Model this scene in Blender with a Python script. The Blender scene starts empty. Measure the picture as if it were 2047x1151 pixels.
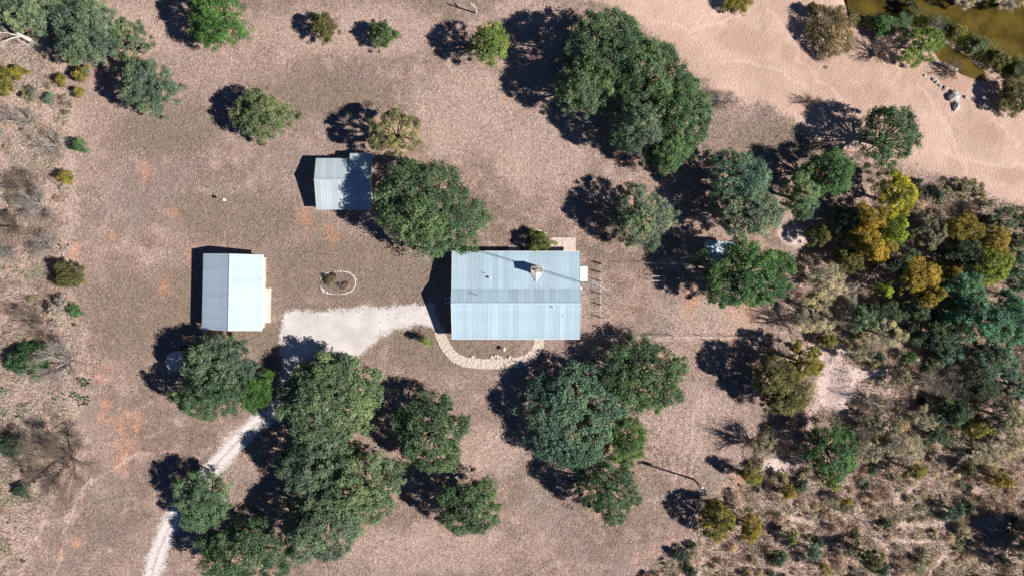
import bpy, math, random
import numpy as np
from mathutils import Vector, Matrix

random.seed(7)
rng = np.random.default_rng(11)
SC = bpy.context.scene
COL = SC.collection
PI = math.pi

# ------------------------------------------------------------------ camera
S = 12.0            # photo pixels per metre on level ground
H = 120.0           # height of the drone
CX, CY = 1023.5, 575.5
cam_d = bpy.data.cameras.new('camera')
cam = bpy.data.objects.new('camera', cam_d)
COL.objects.link(cam)
cam.location = (0, 0, H)
cam.rotation_euler = (0, 0, 0)
cam_d.sensor_fit = 'HORIZONTAL'
cam_d.angle = 2 * math.atan(1023.5 / (S * H))
cam_d.clip_start = 1.0
cam_d.clip_end = 6000.0
SC.camera = cam

# ------------------------------------------------------------------ light
SUN_EL = math.radians(37.5)
SHX, SHY = -0.955, 0.297                       # way the shadows fall on the ground
sun_to = Vector((-SHX * math.cos(SUN_EL), -SHY * math.cos(SUN_EL), math.sin(SUN_EL))).normalized()
w = bpy.data.worlds.new('World')
SC.world = w
w.use_nodes = True
wn = w.node_tree
sky = wn.nodes.new('ShaderNodeTexSky')
sky.sky_type = 'NISHITA'
sky.sun_disc = False
sky.sun_elevation = SUN_EL
sky.sun_rotation = math.atan2(sun_to.x, sun_to.y)
sky.air_density = 0.55
sky.dust_density = 0.0
sky.ozone_density = 9.0
wn.links.new(sky.outputs[0], wn.nodes['Background'].inputs[0])
wn.nodes['Background'].inputs[1].default_value = 0.05
sd = bpy.data.lights.new('sun', 'SUN')
sd.energy = 5.0
sd.angle = math.radians(0.5)
sd.color = (1.0, 0.955, 0.89)
so = bpy.data.objects.new('sun', sd)
COL.objects.link(so)
so.location = (60, -20, 80)
so.rotation_euler = sun_to.to_track_quat('Z', 'Y').to_euler()

SC.view_settings.view_transform = 'Standard'
SC.view_settings.look = 'None'
SC.view_settings.exposure = 0.7
SC.view_settings.gamma = 1.0
SC.view_settings.use_curve_mapping = False
SC.render.resolution_x = 1024
SC.render.resolution_y = 575

# ------------------------------------------------------------------ terrain helpers
def sstep(a, b, x):
    t = np.clip((np.asarray(x, float) - a) / (b - a), 0, 1)
    return t * t * (3 - 2 * t)

_lat = np.random.default_rng(3).random((256, 256))
def vnoise(x, y):
    x = np.asarray(x, float); y = np.asarray(y, float)
    xi = np.floor(x).astype(int); yi = np.floor(y).astype(int)
    fx = x - xi; fy = y - yi
    fx = fx * fx * (3 - 2 * fx); fy = fy * fy * (3 - 2 * fy)
    g = lambda a, b: _lat[a & 255, b & 255]
    return (g(xi, yi) * (1 - fx) + g(xi + 1, yi) * fx) * (1 - fy) + (g(xi, yi + 1) * (1 - fx) + g(xi + 1, yi + 1) * fx) * fy
def fbm(x, y, o=4):
    s = 0; a = .5; t = 0
    for k in range(o):
        s = s + a * vnoise(x * 2 ** k + 17.3 * k, y * 2 ** k + 5.1 * k); t += a; a *= .55
    return s / t

def poly_sd(px, py, poly):
    """signed distance in photo pixels, positive inside"""
    px = np.asarray(px, float); py = np.asarray(py, float)
    d2 = np.full(px.shape, 1e18); ins = np.zeros(px.shape, bool)
    n = len(poly)
    for i in range(n):
        ax, ay = poly[i]; bx, by = poly[(i + 1) % n]
        ex, ey = bx - ax, by - ay
        t = np.clip(((px - ax) * ex + (py - ay) * ey) / (ex * ex + ey * ey + 1e-9), 0, 1)
        d2 = np.minimum(d2, (px - ax - t * ex) ** 2 + (py - ay - t * ey) ** 2)
        if ay != by:
            c = ((ay > py) != (by > py)) & (px < ex * (py - ay) / (by - ay) + ax)
            ins ^= c
    d = np.sqrt(d2)
    return np.where(ins, d, -d)
def line_d(px, py, pts):
    px = np.asarray(px, float); py = np.asarray(py, float)
    d2 = np.full(px.shape, 1e18)
    for (ax, ay), (bx, by) in zip(pts[:-1], pts[1:]):
        ex, ey = bx - ax, by - ay
        t = np.clip(((px - ax) * ex + (py - ay) * ey) / (ex * ex + ey * ey + 1e-9), 0, 1)
        d2 = np.minimum(d2, (px - ax - t * ex) ** 2 + (py - ay - t * ey) ** 2)
    return np.sqrt(d2)

RIVER = [(1690, -400), (1700, -40), (1718, 8), (1742, 27), (1790, 31), (1850, 22), (1895, 26), (1950, 52), (2000, 78), (2120, 112), (2500, 240), (2900, -400)]
CHANNEL = [(1878, 70), (1912, 78), (1955, 104), (1990, 130), (1996, 150), (1962, 142), (1932, 126), (1903, 106)]
SAND = [(1130, -200), (1150, -10), (1215, 15), (1300, 70), (1350, 140), (1425, 176), (1480, 202), (1545, 212), (1590, 250), (1640, 285), (1700, 300), (1790, 332), (1860, 348), (1920, 366), (2000, 402), (2140, 430), (2140, -200)]
SCRUB_R = [(1240, 1230), (1300, 1120), (1380, 1070), (1420, 1010), (1490, 950), (1500, 880), (1550, 840), (1560, 700), (1590, 600), (1600, 480), (1700, 420), (1790, 350), (1900, 372), (2200, 440), (2200, 1230)]
SCRUB_L = [(-100, 90), (110, 95), (150, 200), (140, 300), (150, 420), (140, 560), (160, 640), (190, 720), (150, 800), (180, 900), (110, 990), (60, 1100), (40, 1200), (-100, 1200)]
WLEV = -3.25
def zpx(px, py):
    """ground height under a photo pixel (height itself shifts the pixel by under 3 %)"""
    px = np.asarray(px, float); py = np.asarray(py, float)
    d = (px - 1290) * .43 - (py - 40) * .903
    z = -3.05 * sstep(10, 205, d) + 3.6 * sstep(520, 800, d)
    far = sstep(900, 2400, np.hypot(px - CX, py - CY))
    near = sstep(-30, 30, poly_sd(px, py, RIVER)); ch = sstep(-14, 14, poly_sd(px, py, CHANNEL))
    z = z - 1.1 * near - .6 * ch
    sc = sstep(-20, 120, poly_sd(px, py, SCRUB_R))
    z = z + sc * (fbm(px / 90, py / 90, 3) - .55) * 1.6
    gul = np.exp(-(line_d(px, py, [(1640, 700), (1660, 760), (1650, 830), (1560, 900)]) / 38) ** 2)
    return z - .7 * gul
def at(px, py, h=None):
    """world point seen at a photo pixel, on the ground or at height h above z = 0"""
    if h is not None:
        k = (H - h) / (S * H)
        return Vector(((px - CX) * k, (CY - py) * k, h))
    z = 0.0
    for _ in range(3):
        k = (H - z) / H
        gx, gy = (px - CX) * k, (py - CY) * k
        z = float(zpx(CX + gx, CY + gy))
    return Vector((gx / S, -gy / S, z))
def gz(x, y):
    return float(zpx(CX + x * S, CY - y * S))

# ------------------------------------------------------------------ object helpers
def tag(o, label=None, cat=None, group=None, kind=None):
    if label: o['label'] = label
    if cat: o['category'] = cat
    if group: o['group'] = group
    if kind: o['kind'] = kind
    return o
def empty(name, loc, rz=0.0, parent=None):
    o = bpy.data.objects.new(name, None)
    o.empty_display_size = .3
    COL.objects.link(o)
    o.location = loc; o.rotation_euler = (0, 0, rz)
    if parent: o.parent = parent
    return o
def link(name, me, mat, parent=None, loc=(0, 0, 0), rz=0.0):
    o = bpy.data.objects.new(name, me)
    COL.objects.link(o)
    if mat is not None and len(me.materials) == 0: me.materials.append(mat)
    o.location = loc; o.rotation_euler = (0, 0, rz)
    if parent: o.parent = parent
    return o
class MB:
    def __init__(s): s.v = []; s.f = []
    def add(s, vs, fs):
        b = len(s.v); s.v += [tuple(p) for p in vs]; s.f += [tuple(i + b for i in f) for f in fs]; return s
    def box(s, c, d, rz=0.0, taper=1.0):
        cx, cy, cz = c; dx, dy, dz = d[0] / 2, d[1] / 2, d[2] / 2
        ca, sa = math.cos(rz), math.sin(rz); vs = []
        for z, t in ((-dz, 1), (dz, taper)):
            for x, y in ((-dx, -dy), (dx, -dy), (dx, dy), (-dx, dy)):
                x *= t; y *= t
                vs.append((cx + x * ca - y * sa, cy + x * sa + y * ca, cz + z))
        return s.add(vs, [(3, 2, 1, 0), (4, 5, 6, 7), (0, 1, 5, 4), (1, 2, 6, 5), (2, 3, 7, 6), (3, 0, 4, 7)])
    def tube(s, pts, rad, n=6, cap=True):
        pts = [Vector(p) for p in pts]
        if not hasattr(rad, '__len__'): rad = [rad] * len(pts)
        b = len(s.v)
        for i, p in enumerate(pts):
            t = (pts[min(i + 1, len(pts) - 1)] - pts[max(i - 1, 0)]).normalized()
            u = t.cross(Vector((0, 0, 1)) if abs(t.z) < .9 else Vector((1, 0, 0))).normalized(); v = t.cross(u)
            for k in range(n):
                a = 2 * PI * k / n
                s.v.append(tuple(p + (u * math.cos(a) + v * math.sin(a)) * rad[i]))
        for i in range(len(pts) - 1):
            for k in range(n):
                k2 = (k + 1) % n
                s.f.append((b + i * n + k, b + i * n + k2, b + (i + 1) * n + k2, b + (i + 1) * n + k))
        if cap:
            s.f.append(tuple(b + k for k in range(n))[::-1]); e = b + (len(pts) - 1) * n
            s.f.append(tuple(e + k for k in range(n)))
        return s
    def prism(s, poly, z0, z1):
        n = len(poly)
        vs = [(x, y, z0) for x, y in poly] + [(x, y, z1) for x, y in poly]
        return s.add(vs, [tuple(range(n))[::-1], tuple(range(n, 2 * n))] + [(i, (i + 1) % n, n + (i + 1) % n, n + i) for i in range(n)])
    def mesh(s, name, smooth=False):
        me = bpy.data.meshes.new(name); me.from_pydata(s.v, [], s.f); me.update()
        if smooth: me.polygons.foreach_set('use_smooth', [True] * len(me.polygons))
        return me
    def build(s, name, mat, parent=None, smooth=False, loc=(0, 0, 0), rz=0.0):
        return link(name, s.mesh(name, smooth), mat, parent, loc, rz)
def np_mesh(name, V, nper, C=None):
    """every nper consecutive vertices make one face; C is a colour for each vertex"""
    me = bpy.data.meshes.new(name)
    nv = len(V); nf = nv // nper
    me.vertices.add(nv); me.loops.add(nv); me.polygons.add(nf)
    me.vertices.foreach_set('co', np.ascontiguousarray(V, np.float32).ravel())
    me.loops.foreach_set('vertex_index', np.arange(nv, dtype=np.int32))
    me.polygons.foreach_set('loop_start', np.arange(0, nv, nper, dtype=np.int32))
    if C is not None:
        a = me.color_attributes.new('Col', 'FLOAT_COLOR', 'POINT')
        c4 = np.ones((nv, 4), np.float32); c4[:, :3] = C
        a.data.foreach_set('color', c4.ravel())
    me.update(calc_edges=True)
    return me

# ------------------------------------------------------------------ materials
class NT:
    def __init__(s, name):
        s.m = bpy.data.materials.new(name); s.m.use_nodes = True
        s.t = s.m.node_tree; s.b = s.t.nodes['Principled BSDF']; s.out = s.t.nodes['Material Output']
    def n(s, ty, **kw):
        x = s.t.nodes.new(ty)
        for k, v in kw.items(): setattr(x, k, v)
        return x
    def l(s, a, b): s.t.links.new(a, b)
    def coord(s): return s.n('ShaderNodeTexCoord').outputs['Object']
    def noise(s, vec, scale, detail=4, rough=.55, dist=0.0):
        x = s.n('ShaderNodeTexNoise'); x.inputs['Distortion'].default_value = dist; x.inputs['Scale'].default_value = scale; x.inputs['Detail'].default_value = detail; x.inputs['Roughness'].default_value = rough
        if vec is not None: s.l(vec, x.inputs['Vector'])
        return x.outputs['Fac']
    def math(s, op, a, b=0.0, clamp=False):
        x = s.n('ShaderNodeMath', operation=op); x.use_clamp = clamp
        for i, q in enumerate((a, b)):
            if isinstance(q, (int, float)): x.inputs[i].default_value = q
            else: s.l(q, x.inputs[i])
        return x.outputs[0]
    def ramp(s, v, lo, hi, a=0.0, b=1.0):
        x = s.n('ShaderNodeMapRange'); x.interpolation_type = 'SMOOTHSTEP'
        s.l(v, x.inputs[0])
        for i, q in enumerate((lo, hi, a, b)): x.inputs[i + 1].default_value = q
        return x.outputs[0]
    def mix(s, f, a, b, mode='MIX'):
        x = s.n('ShaderNodeMix', data_type='RGBA', blend_type=mode)
        for i, q in ((0, f), (6, a), (7, b)):
            if isinstance(q, (int, float)): x.inputs[i].default_value = q
            elif isinstance(q, tuple): x.inputs[i].default_value = (*q, 1)
            else: s.l(q, x.inputs[i])
        return x.outputs[2]
    def attr(s, name, out='Fac'):
        x = s.n('ShaderNodeAttribute', attribute_name=name); return x.outputs[out]
    def bump(s, h, strength, dist):
        x = s.n('ShaderNodeBump'); x.inputs['Strength'].default_value = strength; x.inputs['Distance'].default_value = dist
        s.l(h, x.inputs['Height']); s.l(x.outputs[0], s.b.inputs['Normal'])
def plain(name, col, rough=.7, metal=0.0, var=.25, scale=3.0, bump=0.0, spec=.3):
    m = NT(name); c = m.coord()
    f = m.noise(c, scale, 5)
    lo = tuple(x * (1 - var) for x in col); hi = tuple(min(1, x * (1 + var)) for x in col)
    m.l(m.mix(m.ramp(f, .3, .7), lo, hi), m.b.inputs['Base Color'])
    m.b.inputs['Roughness'].default_value = rough; m.b.inputs['Metallic'].default_value = metal
    m.b.inputs['Specular IOR Level'].default_value = spec
    if bump: m.bump(m.noise(c, scale * 4, 4), .6, bump)
    return m.m
def leafmat(name, trans=.18, rough=.55, spec=.25):
    m = NT(name); c = m.attr('Col', 'Color')
    m.l(c, m.b.inputs['Base Color']); m.b.inputs['Roughness'].default_value = rough; m.b.inputs['Specular IOR Level'].default_value = spec
    t = m.n('ShaderNodeBsdfTranslucent'); m.l(m.mix(1.0, c, (1.15, 1.2, .6), 'MULTIPLY'), t.inputs[0])
    x = m.n('ShaderNodeMixShader'); x.inputs[0].default_value = trans
    m.l(m.b.outputs[0], x.inputs[1]); m.l(t.outputs[0], x.inputs[2]); m.l(x.outputs[0], m.out.inputs[0])
    return m.m
M = {}
M['leaf'] = leafmat('foliage')
M['straw'] = leafmat('dry_grass', .15, .9, .05)
M['bark'] = plain('bark', (.14, .115, .095), .95, var=.35, scale=6, bump=.03, spec=.1)
M['grey_bark'] = plain('grey_bark', (.30, .27, .245), .95, var=.3, scale=5, spec=.1)
M['brown_bark'] = plain('brown_bark', (.17, .13, .105), .95, var=.3, scale=5, spec=.1)
M['dead_wood'] = plain('bleached_wood', (.54, .49, .45), .9, var=.2, scale=5, spec=.1)
M['concrete'] = plain('concrete', (.56, .455, .40), .9, var=.14, scale=1.2, bump=.004, spec=.2)
M['wall'] = plain('painted_siding', (.55, .50, .43), .8, var=.08, scale=2)
M['trim'] = plain('white_trim', (.75, .75, .73), .6, var=.06)
M['dark'] = plain('dark_opening', (.02, .02, .025), .4, var=.1)
M['stone'] = plain('chimney_stone', (.42, .37, .32), .9, var=.35, scale=2.5, bump=.03)
M['white_stone'] = plain('white_stone', (.60, .55, .51), .85, var=.12, scale=5, bump=.02)
M['flag'] = plain('flagstone', (.57, .475, .405), .9, var=.25, scale=1.7, bump=.01)
M['mortar'] = plain('mortar', (.47, .39, .33), .95, var=.2, scale=4)
M['galv'] = plain('galvanised_steel', (.62, .63, .64), .45, .7, var=.12)
M['pole_wood'] = plain('pole_timber', (.11, .085, .065), .95, var=.3, scale=4)
M['post_wood'] = plain('fence_timber', (.16, .13, .11), .95, var=.3, scale=5)
M['rusty'] = plain('weathered_pipe', (.55, .50, .46), .7, .2, var=.3)
M['soil'] = plain('bed_soil', (.19, .145, .12), .95, var=.4, scale=2.2, bump=.04)
M['rock'] = plain('pale_boulder', (.42, .395, .375), .9, var=.25, scale=2.5, bump=.05)
M['cactus'] = plain('cactus_pad', (.10, .14, .085), .7, var=.3, scale=6)
M['glass'] = plain('window_glass', (.03, .04, .05), .08, var=.1, spec=.6)

def roofmat(name, col, metal, rough, streak):
    m = NT(name); c = m.coord()
    f = m.noise(c, .55, 5); g = m.noise(c, 9, 3)
    v = m.math('ADD', m.math('MULTIPLY', f, .75), m.math('MULTIPLY', g, .25))
    r = m.n('ShaderNodeObjectInfo').outputs['Random']
    v = m.math('ADD', v, m.math('MULTIPLY', m.math('SUBTRACT', r, .5), streak))
    lo = tuple(x * .86 for x in col); hi = tuple(min(1, x * 1.08) for x in col)
    st = m.n('ShaderNodeMapping'); st.inputs['Scale'].default_value = (3.0, .25, .25); m.l(c, st.inputs['Vector'])
    dirt = m.ramp(m.noise(st.outputs[0], 1.3, 6, .7), .56, .80, 0, .45)
    base = m.mix(dirt, m.mix(m.ramp(v, .25, .75), lo, hi), tuple(x * y for x, y in zip(col, (.66, .60, .56))))
    m.l(base, m.b.inputs['Base Color'])
    m.b.inputs['Metallic'].default_value = metal; m.b.inputs['Roughness'].default_value = rough
    return m.m
M['roof_house'] = roofmat('pale_blue_metal_roof', (.44, .57, .64), .12, .36, .35)
M['roof_garage'] = roofmat('white_metal_roof', (.47, .565, .635), .12, .36, .15)
M['roof_cabin'] = roofmat('grey_metal_roof', (.47, .54, .56), .12, .36, .25)

# ------------------------------------------------------------------ plants: where they stand (photo pixels), size and look
# name, category, style, px, py, rx, ry, height, label
LO = 'live oaks around the yard'; WD = 'trees of the wood on the right'; NT_ = 'trees by the sandy bank'
T = []
def t(name, cat, style, px, py, rx, ry, h, label, group=None, rot=0, frac=.62):
    T.append(dict(name=name, cat=cat, style=style, px=px, py=py, rx=rx, ry=ry, h=h, label=label, group=group, rot=rot, frac=frac))
o = 'oak_tree'; tr = 'tree'
# upper left
t(o, tr, 'pale', 62, 22, 72, 44, 8, 'pale grey-green oak at the top left corner', LO)
t(o, tr, 'oak_g', 178, 62, 72, 66, 9, 'broad grey-green oak, second from the top left corner', LO)
t(o, tr, 'sparse_g', 262, 88, 46, 44, 7, 'thin sparse oak on the right flank of the top left clump', LO)
t(o, tr, 'oak_g', 290, 172, 56, 52, 8, 'oak at the lower end of the top left clump', LO)
t(o, tr, 'green', 428, 30, 58, 52, 9, 'bright green oak cut by the top edge, left of the small round trees', LO)
t('juniper_tree', tr, 'olive_d', 646, 54, 25, 29, 4.6, 'small olive tree in the open field, left of the pair near the top', 'small round trees in the upper field')
t('juniper_tree', tr, 'green_o', 765, 67, 27, 27, 4.4, 'small bright green tree in the open field, right of the pair near the top', 'small round trees in the upper field')
t(o, tr, 'lime_g', 981, 84, 37, 46, 8.2, 'yellow-green tree with a long detached shadow beside the big oak grove', LO, frac=.7)
t(o, tr, 'olive_g', 521, 228, 58, 52, 7, 'dense round olive-grey oak alone in the upper field', LO, frac=.5)
t(o, tr, 'sparse_o', 788, 266, 62, 50, 9, 'thin olive tree just above the small cabin', LO, frac=.68)
t(o, tr, 'oak', 845, 408, 112, 92, 12, 'large dark oak spreading between the small cabin and the house', LO, rot=-35)
# grove north east of the house
t(o, tr, 'oak', 1208, 92, 92, 76, 13, 'topmost big oak of the grove beside the sand', LO)
t(o, tr, 'pale_o', 1170, 178, 66, 48, 10, 'pale left-hand oak of the grove beside the sand', LO)
t(o, tr, 'oak', 1300, 150, 78, 74, 12, 'oak in the middle of the grove beside the sand', LO)
t(o, tr, 'oak_gr', 1356, 226, 70, 72, 11, 'right-hand green oak of the grove beside the sand', LO)
t(o, tr, 'oak_g', 1278, 248, 66, 52, 11, 'lower left oak of the grove beside the sand', LO)
t(o, tr, 'oak_gr', 1342, 302, 50, 44, 9, 'lowest oak of the grove beside the sand', LO)
t(o, tr, 'pale_g', 1285, 432, 56, 60, 9, 'round grey-green oak standing alone right of the house patio', LO)
# group right of the pen
t(o, tr, 'teal_g', 1478, 352, 66, 52, 10, 'grey-green oak above the wire pen, upper of a pair', LO)
t(o, tr, 'pale_g', 1500, 425, 66, 52, 9.5, 'pale oak above the wire pen, lower of a pair', LO)
t(o, tr, 'green_d', 1492, 545, 90, 72, 10, 'rounded bright green oak beside the wire pen', LO)
t(o, tr, 'pale_gr', 1604, 388, 34, 52, 8, 'light green narrow oak at the edge of the wood', WD)
t(o, tr, 'green_d', 1664, 346, 52, 48, 9, 'dark green oak at the edge of the sand, left of the yellow tree', WD)
t(o, tr, 'sparse_d', 1780, 272, 70, 62, 9, 'dark open-crowned oak on the sand with a lacy shadow', WD, rot=35)
# wood on the right
t('cedar_elm', tr, 'lime', 1796, 392, 38, 48, 9, 'bright lime-yellow tree at the edge of the sand', WD)
t('cedar_elm', tr, 'ochre', 1738, 452, 40, 44, 8, 'ochre tree left of the lime-yellow tree', WD)
t('cedar_elm', tr, 'lime_o', 1786, 458, 28, 34, 8, 'olive-yellow tree just below the lime-yellow tree', WD)
t('cedar_elm', tr, 'ochre', 1750, 496, 46, 28, 7, 'low wide ochre tree at the left of the wood', WD)
t(o, tr, 'grey_o', 1858, 462, 36, 36, 7, 'dull grey-olive tree between the yellow trees', WD)
t('cedar_elm', tr, 'ochre_o', 1925, 458, 36, 34, 7.5, 'ochre tree near the sand at the upper right of the wood', WD)
t('cedar_elm', tr, 'ochre', 1986, 478, 36, 30, 7.5, 'rightmost ochre tree of the wood', WD)
t(o, tr, 'oak_d', 1925, 500, 42, 34, 7, 'very dark tree in the middle of the yellow ones', WD)
t('cedar_elm', tr, 'lime_o', 1976, 530, 46, 36, 8, 'yellow-green tree at the right of the wood', WD)
t('cedar_elm', tr, 'ochre', 1834, 548, 44, 34, 8, 'ochre tree in the middle of the wood', WD)
t('cedar_elm', tr, 'ochre_o', 1862, 588, 30, 24, 7, 'small ochre tree below the middle ochre one', WD)
t('juniper_tree', tr, 'lime_o', 1767, 580, 17, 15, 5, 'little olive tree in the dark hollow of the wood', WD)
t(o, tr, 'oak_d', 1800, 520, 40, 30, 6.5, 'dark low tree left of the middle ochre tree', WD)
t(o, tr, 'palegrey', 1652, 562, 40, 42, 6, 'pale grey-green thin tree beside the bright round oak', WD)
t('shrub', 'shrub', 'palegrey', 1632, 632, 50, 38, 4, 'pale grey-brown thicket below the pale thin tree', WD)
t('shrub', 'shrub', 'greytwig', 1702, 584, 18, 28, 4, 'narrow grey twiggy shrub at the left of the wood', WD)
t(o, tr, 'pale_gr', 1726, 640, 30, 24, 6, 'pale green small tree at the lower left of the wood', WD)
t(o, tr, 'palegrey', 1772, 666, 36, 30, 6, 'light olive tree at the lower left of the wood', WD)
t(o, tr, 'teal', 1928, 572, 46, 34, 8, 'blue-green tree in the right of the wood, upper left of three', WD)
t(o, tr, 'teal', 1968, 640, 66, 46, 10, 'largest blue-green tree at the right of the wood', WD)
t(o, tr, 'teal', 2022, 640, 40, 56, 9, 'blue-green tree against the right edge, below the middle', WD)
t(o, tr, 'teal', 2044, 545, 26, 44, 8, 'blue-green tree cut by the right edge', WD)
t(o, tr, 'teal_g', 1992, 716, 44, 38, 8, 'lowest blue-green tree of the wood', WD)
t(o, tr, 'palegrey', 2012, 585, 22, 24, 5, 'pale yellowish small tree among the blue-green ones', WD)
t(o, tr, 'oak_d', 1870, 668, 48, 32, 6, 'dark mid-green tree at the bottom of the wood', WD)
t(o, tr, 'oak_d', 1838, 618, 44, 24, 5.5, 'dark tree in the deep shade of the wood', WD)
t('shrub', 'shrub', 'green', 1818, 712, 13, 12, 2.5, 'small bright green shrub below the wood', WD)
t(o, tr, 'sparse_g', 2010, 440, 36, 28, 6, 'thin green tree on the sand edge at the far right', WD)
t(o, tr, 'olive_d', 1546, 752, 50, 44, 8, 'dark olive tree, left lobe beside the pink washed gully', WD)
t(o, tr, 'olive_y', 1608, 722, 36, 38, 8, 'yellow-olive tree above the pink washed gully', WD)
t(o, tr, 'olive_d', 1574, 800, 42, 32, 7, 'olive tree just left of the pink washed gully', WD)
for st_, px_, py_, rx_, ry_, h_, lb_ in (
    ('oak_d', 1700, 440, 34, 30, 6, 'dark tree in the shade left of the upper ochre tree'), ('olive_d', 1692, 522, 32, 26, 5, 'dull olive tree left of the low wide ochre tree'), ('oak_d', 1762, 625, 40, 24, 5, 'dark low tree under the little olive tree'),
    ('grey_o', 1715, 700, 36, 18, 3.5, 'grey-olive bush at the lower left foot of the wood'), ('olive_y', 1652, 682, 22, 14, 3, 'yellow-olive bush above the pink washed gully'), ('teal_g', 1902, 702, 34, 22, 5, 'blue-green bush at the bottom middle of the wood'),
    ('grey_o', 1950, 706, 32, 24, 5, 'grey-olive tree at the bottom right of the wood'), ('grey_o', 1800, 752, 30, 20, 3.5, 'grey-olive bush below the small bright green shrub'), ('oak_d', 1965, 772, 40, 26, 5, 'dark tree below the lowest blue-green tree'),
    ('teal_g', 2034, 770, 28, 30, 6, 'blue-green tree cut by the right edge, lowest'), ('palegrey', 1850, 832, 36, 24, 3.5, 'pale shrub left of the dark grey-green tree in the scrub'), ('grey_o', 1764, 850, 38, 24, 3.5, 'grey-olive shrub right of the gully end'),
    ('palegrey', 1738, 902, 28, 24, 3, 'pale shrub right of the single round green tree'), ('oak_d', 1872, 872, 28, 18, 3.5, 'dark shrub right of the pale grey shrub'), ('olive_y', 1958, 852, 26, 20, 5, 'olive-yellow tree left of the grey-olive one at the edge'),
    ('palegrey', 2032, 892, 24, 22, 4, 'pale shrub at the right edge above the golden tree'), ('oak_d', 2034, 484, 20, 22, 5, 'dark tree at the right edge beside the rightmost ochre one'), ('ochre_o', 1902, 546, 24, 20, 6, 'small rusty tree above the upper left blue-green one'),
    ('palegrey', 1700, 620, 26, 22, 4, 'pale bush right of the pale grey-brown thicket'), ('olive_d', 1640, 470, 26, 20, 4, 'dark olive bush under the light green narrow oak')):
    t('shrub' if h_ < 4.5 else 'oak_tree', 'shrub' if h_ < 4.5 else tr, st_, px_, py_, rx_, ry_, h_, lb_, WD)
for st_, px_, py_, rx_, ry_, h_, lb_ in (
    ('olive_d', 1702, 34, 16, 12, 2.2, 'olive shrub at the water edge beside the large brown-olive one'), ('pale_gr', 1800, 46, 22, 18, 2.6, 'pale green shrub between the bank shrub and the willow'), ('olive_d', 1822, 18, 20, 16, 3, 'dark olive shrub in the river bend'),
    ('olive_y', 1912, 62, 24, 14, 2.2, 'tall reed clump right of the willow'), ('olive_g', 1955, 92, 24, 15, 2.2, 'second tall reed clump right of the willow'), ('olive_d', 2000, 118, 26, 16, 2.4, 'dark reed clump near the right edge by the water'), ('olive_g', 2042, 142, 22, 16, 2.2, 'reed clump cut by the right edge')):
    t('reed_clump' if 'reed' in lb_ else 'shrub', 'reeds' if 'reed' in lb_ else 'shrub', st_, px_, py_, rx_, ry_, h_, lb_, NT_)
# lower yard
t(o, tr, 'oak_g', 434, 740, 80, 68, 8, 'oak spreading over the round tank below the garage', LO)
t(o, tr, 'oak', 420, 790, 70, 46, 9, 'lower oak in the clump beside the round tank', LO)
t(o, tr, 'green', 512, 784, 40, 44, 6, 'brighter green oak touching the drive', LO)
t(o, tr, 'pale_o', 650, 800, 104, 96, 8.5, 'largest pale oak at the bend of the drive', LO)
t(o, tr, 'oak', 860, 868, 80, 72, 8.5, 'round oak right of the largest pale oak', LO, rot=-60)
t(o, tr, 'oak_g', 634, 936, 78, 66, 9, 'grey-green oak below the largest pale oak', LO)
t(o, tr, 'pale_o', 718, 984, 82, 70, 10, 'right-hand light oak in the big lower clump', LO)
t(o, tr, 'oak_g', 644, 1046, 84, 68, 10, 'lowest oak in the big lower clump', LO)
t(o, tr, 'oak', 485, 1104, 92, 60, 9, 'oak cut by the bottom edge beside the drive', LO)
t(o, tr, 'pale_gr', 406, 1003, 60, 52, 7.5, 'grey-green oak standing over the drive at lower left', LO)
t(o, tr, 'oak', 935, 1012, 70, 58, 8.5, 'round oak alone at bottom centre', LO, rot=-20)
t(o, tr, 'teal_g', 1148, 824, 94, 96, 7, 'large oak in front of the house path', LO)
t(o, tr, 'oak', 1288, 750, 80, 74, 7, 'open oak right of the house path, below the pen', LO)
t(o, tr, 'green_o', 1256, 880, 42, 50, 6.5, 'small green oak hugging the large one below the house', LO)
t(o, tr, 'sparse_d', 1218, 985, 66, 58, 9, 'open oak with visible limbs at lower centre', LO, rot=-20)
# lower right
t(o, tr, 'green_d', 1664, 898, 50, 54, 7.5, 'single round green tree in the lower right scrub', WD)
t('juniper_tree', tr, 'olive_y', 1438, 1045, 34, 42, 7, 'olive-yellow tree under the power lines', WD, frac=.5)
t('juniper_tree', tr, 'ochre_o', 1500, 1053, 22, 32, 6, 'rusty ochre tree right of the power lines', WD, frac=.5)
t('juniper_tree', tr, 'olive_y', 1497, 950, 28, 16, 5, 'flat olive-yellow tree above the power pole', WD, rot=-25)
t(o, tr, 'palegrey', 1524, 888, 26, 24, 5, 'grey-green small tree beside the bare fan-shaped tree', WD)
t('juniper_tree', tr, 'lime_o', 1668, 967, 13, 15, 4, 'small yellow tree right under the single round green tree', WD)
t('juniper_tree', tr, 'ochre_o', 1692, 1001, 9, 9, 3, 'tiny rusty shrub right below the small yellow tree', WD)
t('juniper_tree', tr, 'ochre', 1578, 985, 15, 16, 4, 'small golden tree left of the small yellow tree', WD)
t('juniper_tree', tr, 'olive_y', 1826, 940, 24, 16, 5, 'olive-gold tree in the middle of the lower right scrub', WD)
t('juniper_tree', tr, 'ochre_o', 2003, 958, 24, 19, 5.5, 'golden tree near the right edge of the scrub', WD)
t('juniper_tree', tr, 'olive_d', 1934, 936, 20, 12, 4.5, 'dull olive tree left of the golden tree near the right edge', WD)
t('shrub', 'shrub', 'palegrey', 1812, 893, 40, 33, 4, 'pale grey shrub above the olive-gold tree', WD)
t('shrub', 'shrub', 'palegrey', 1982, 905, 42, 28, 4, 'pale grey-green shrub above the golden tree at right', WD)
t(o, tr, 'grey_o', 2006, 832, 50, 46, 6, 'grey-olive tree against the right edge of the scrub', WD)
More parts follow.
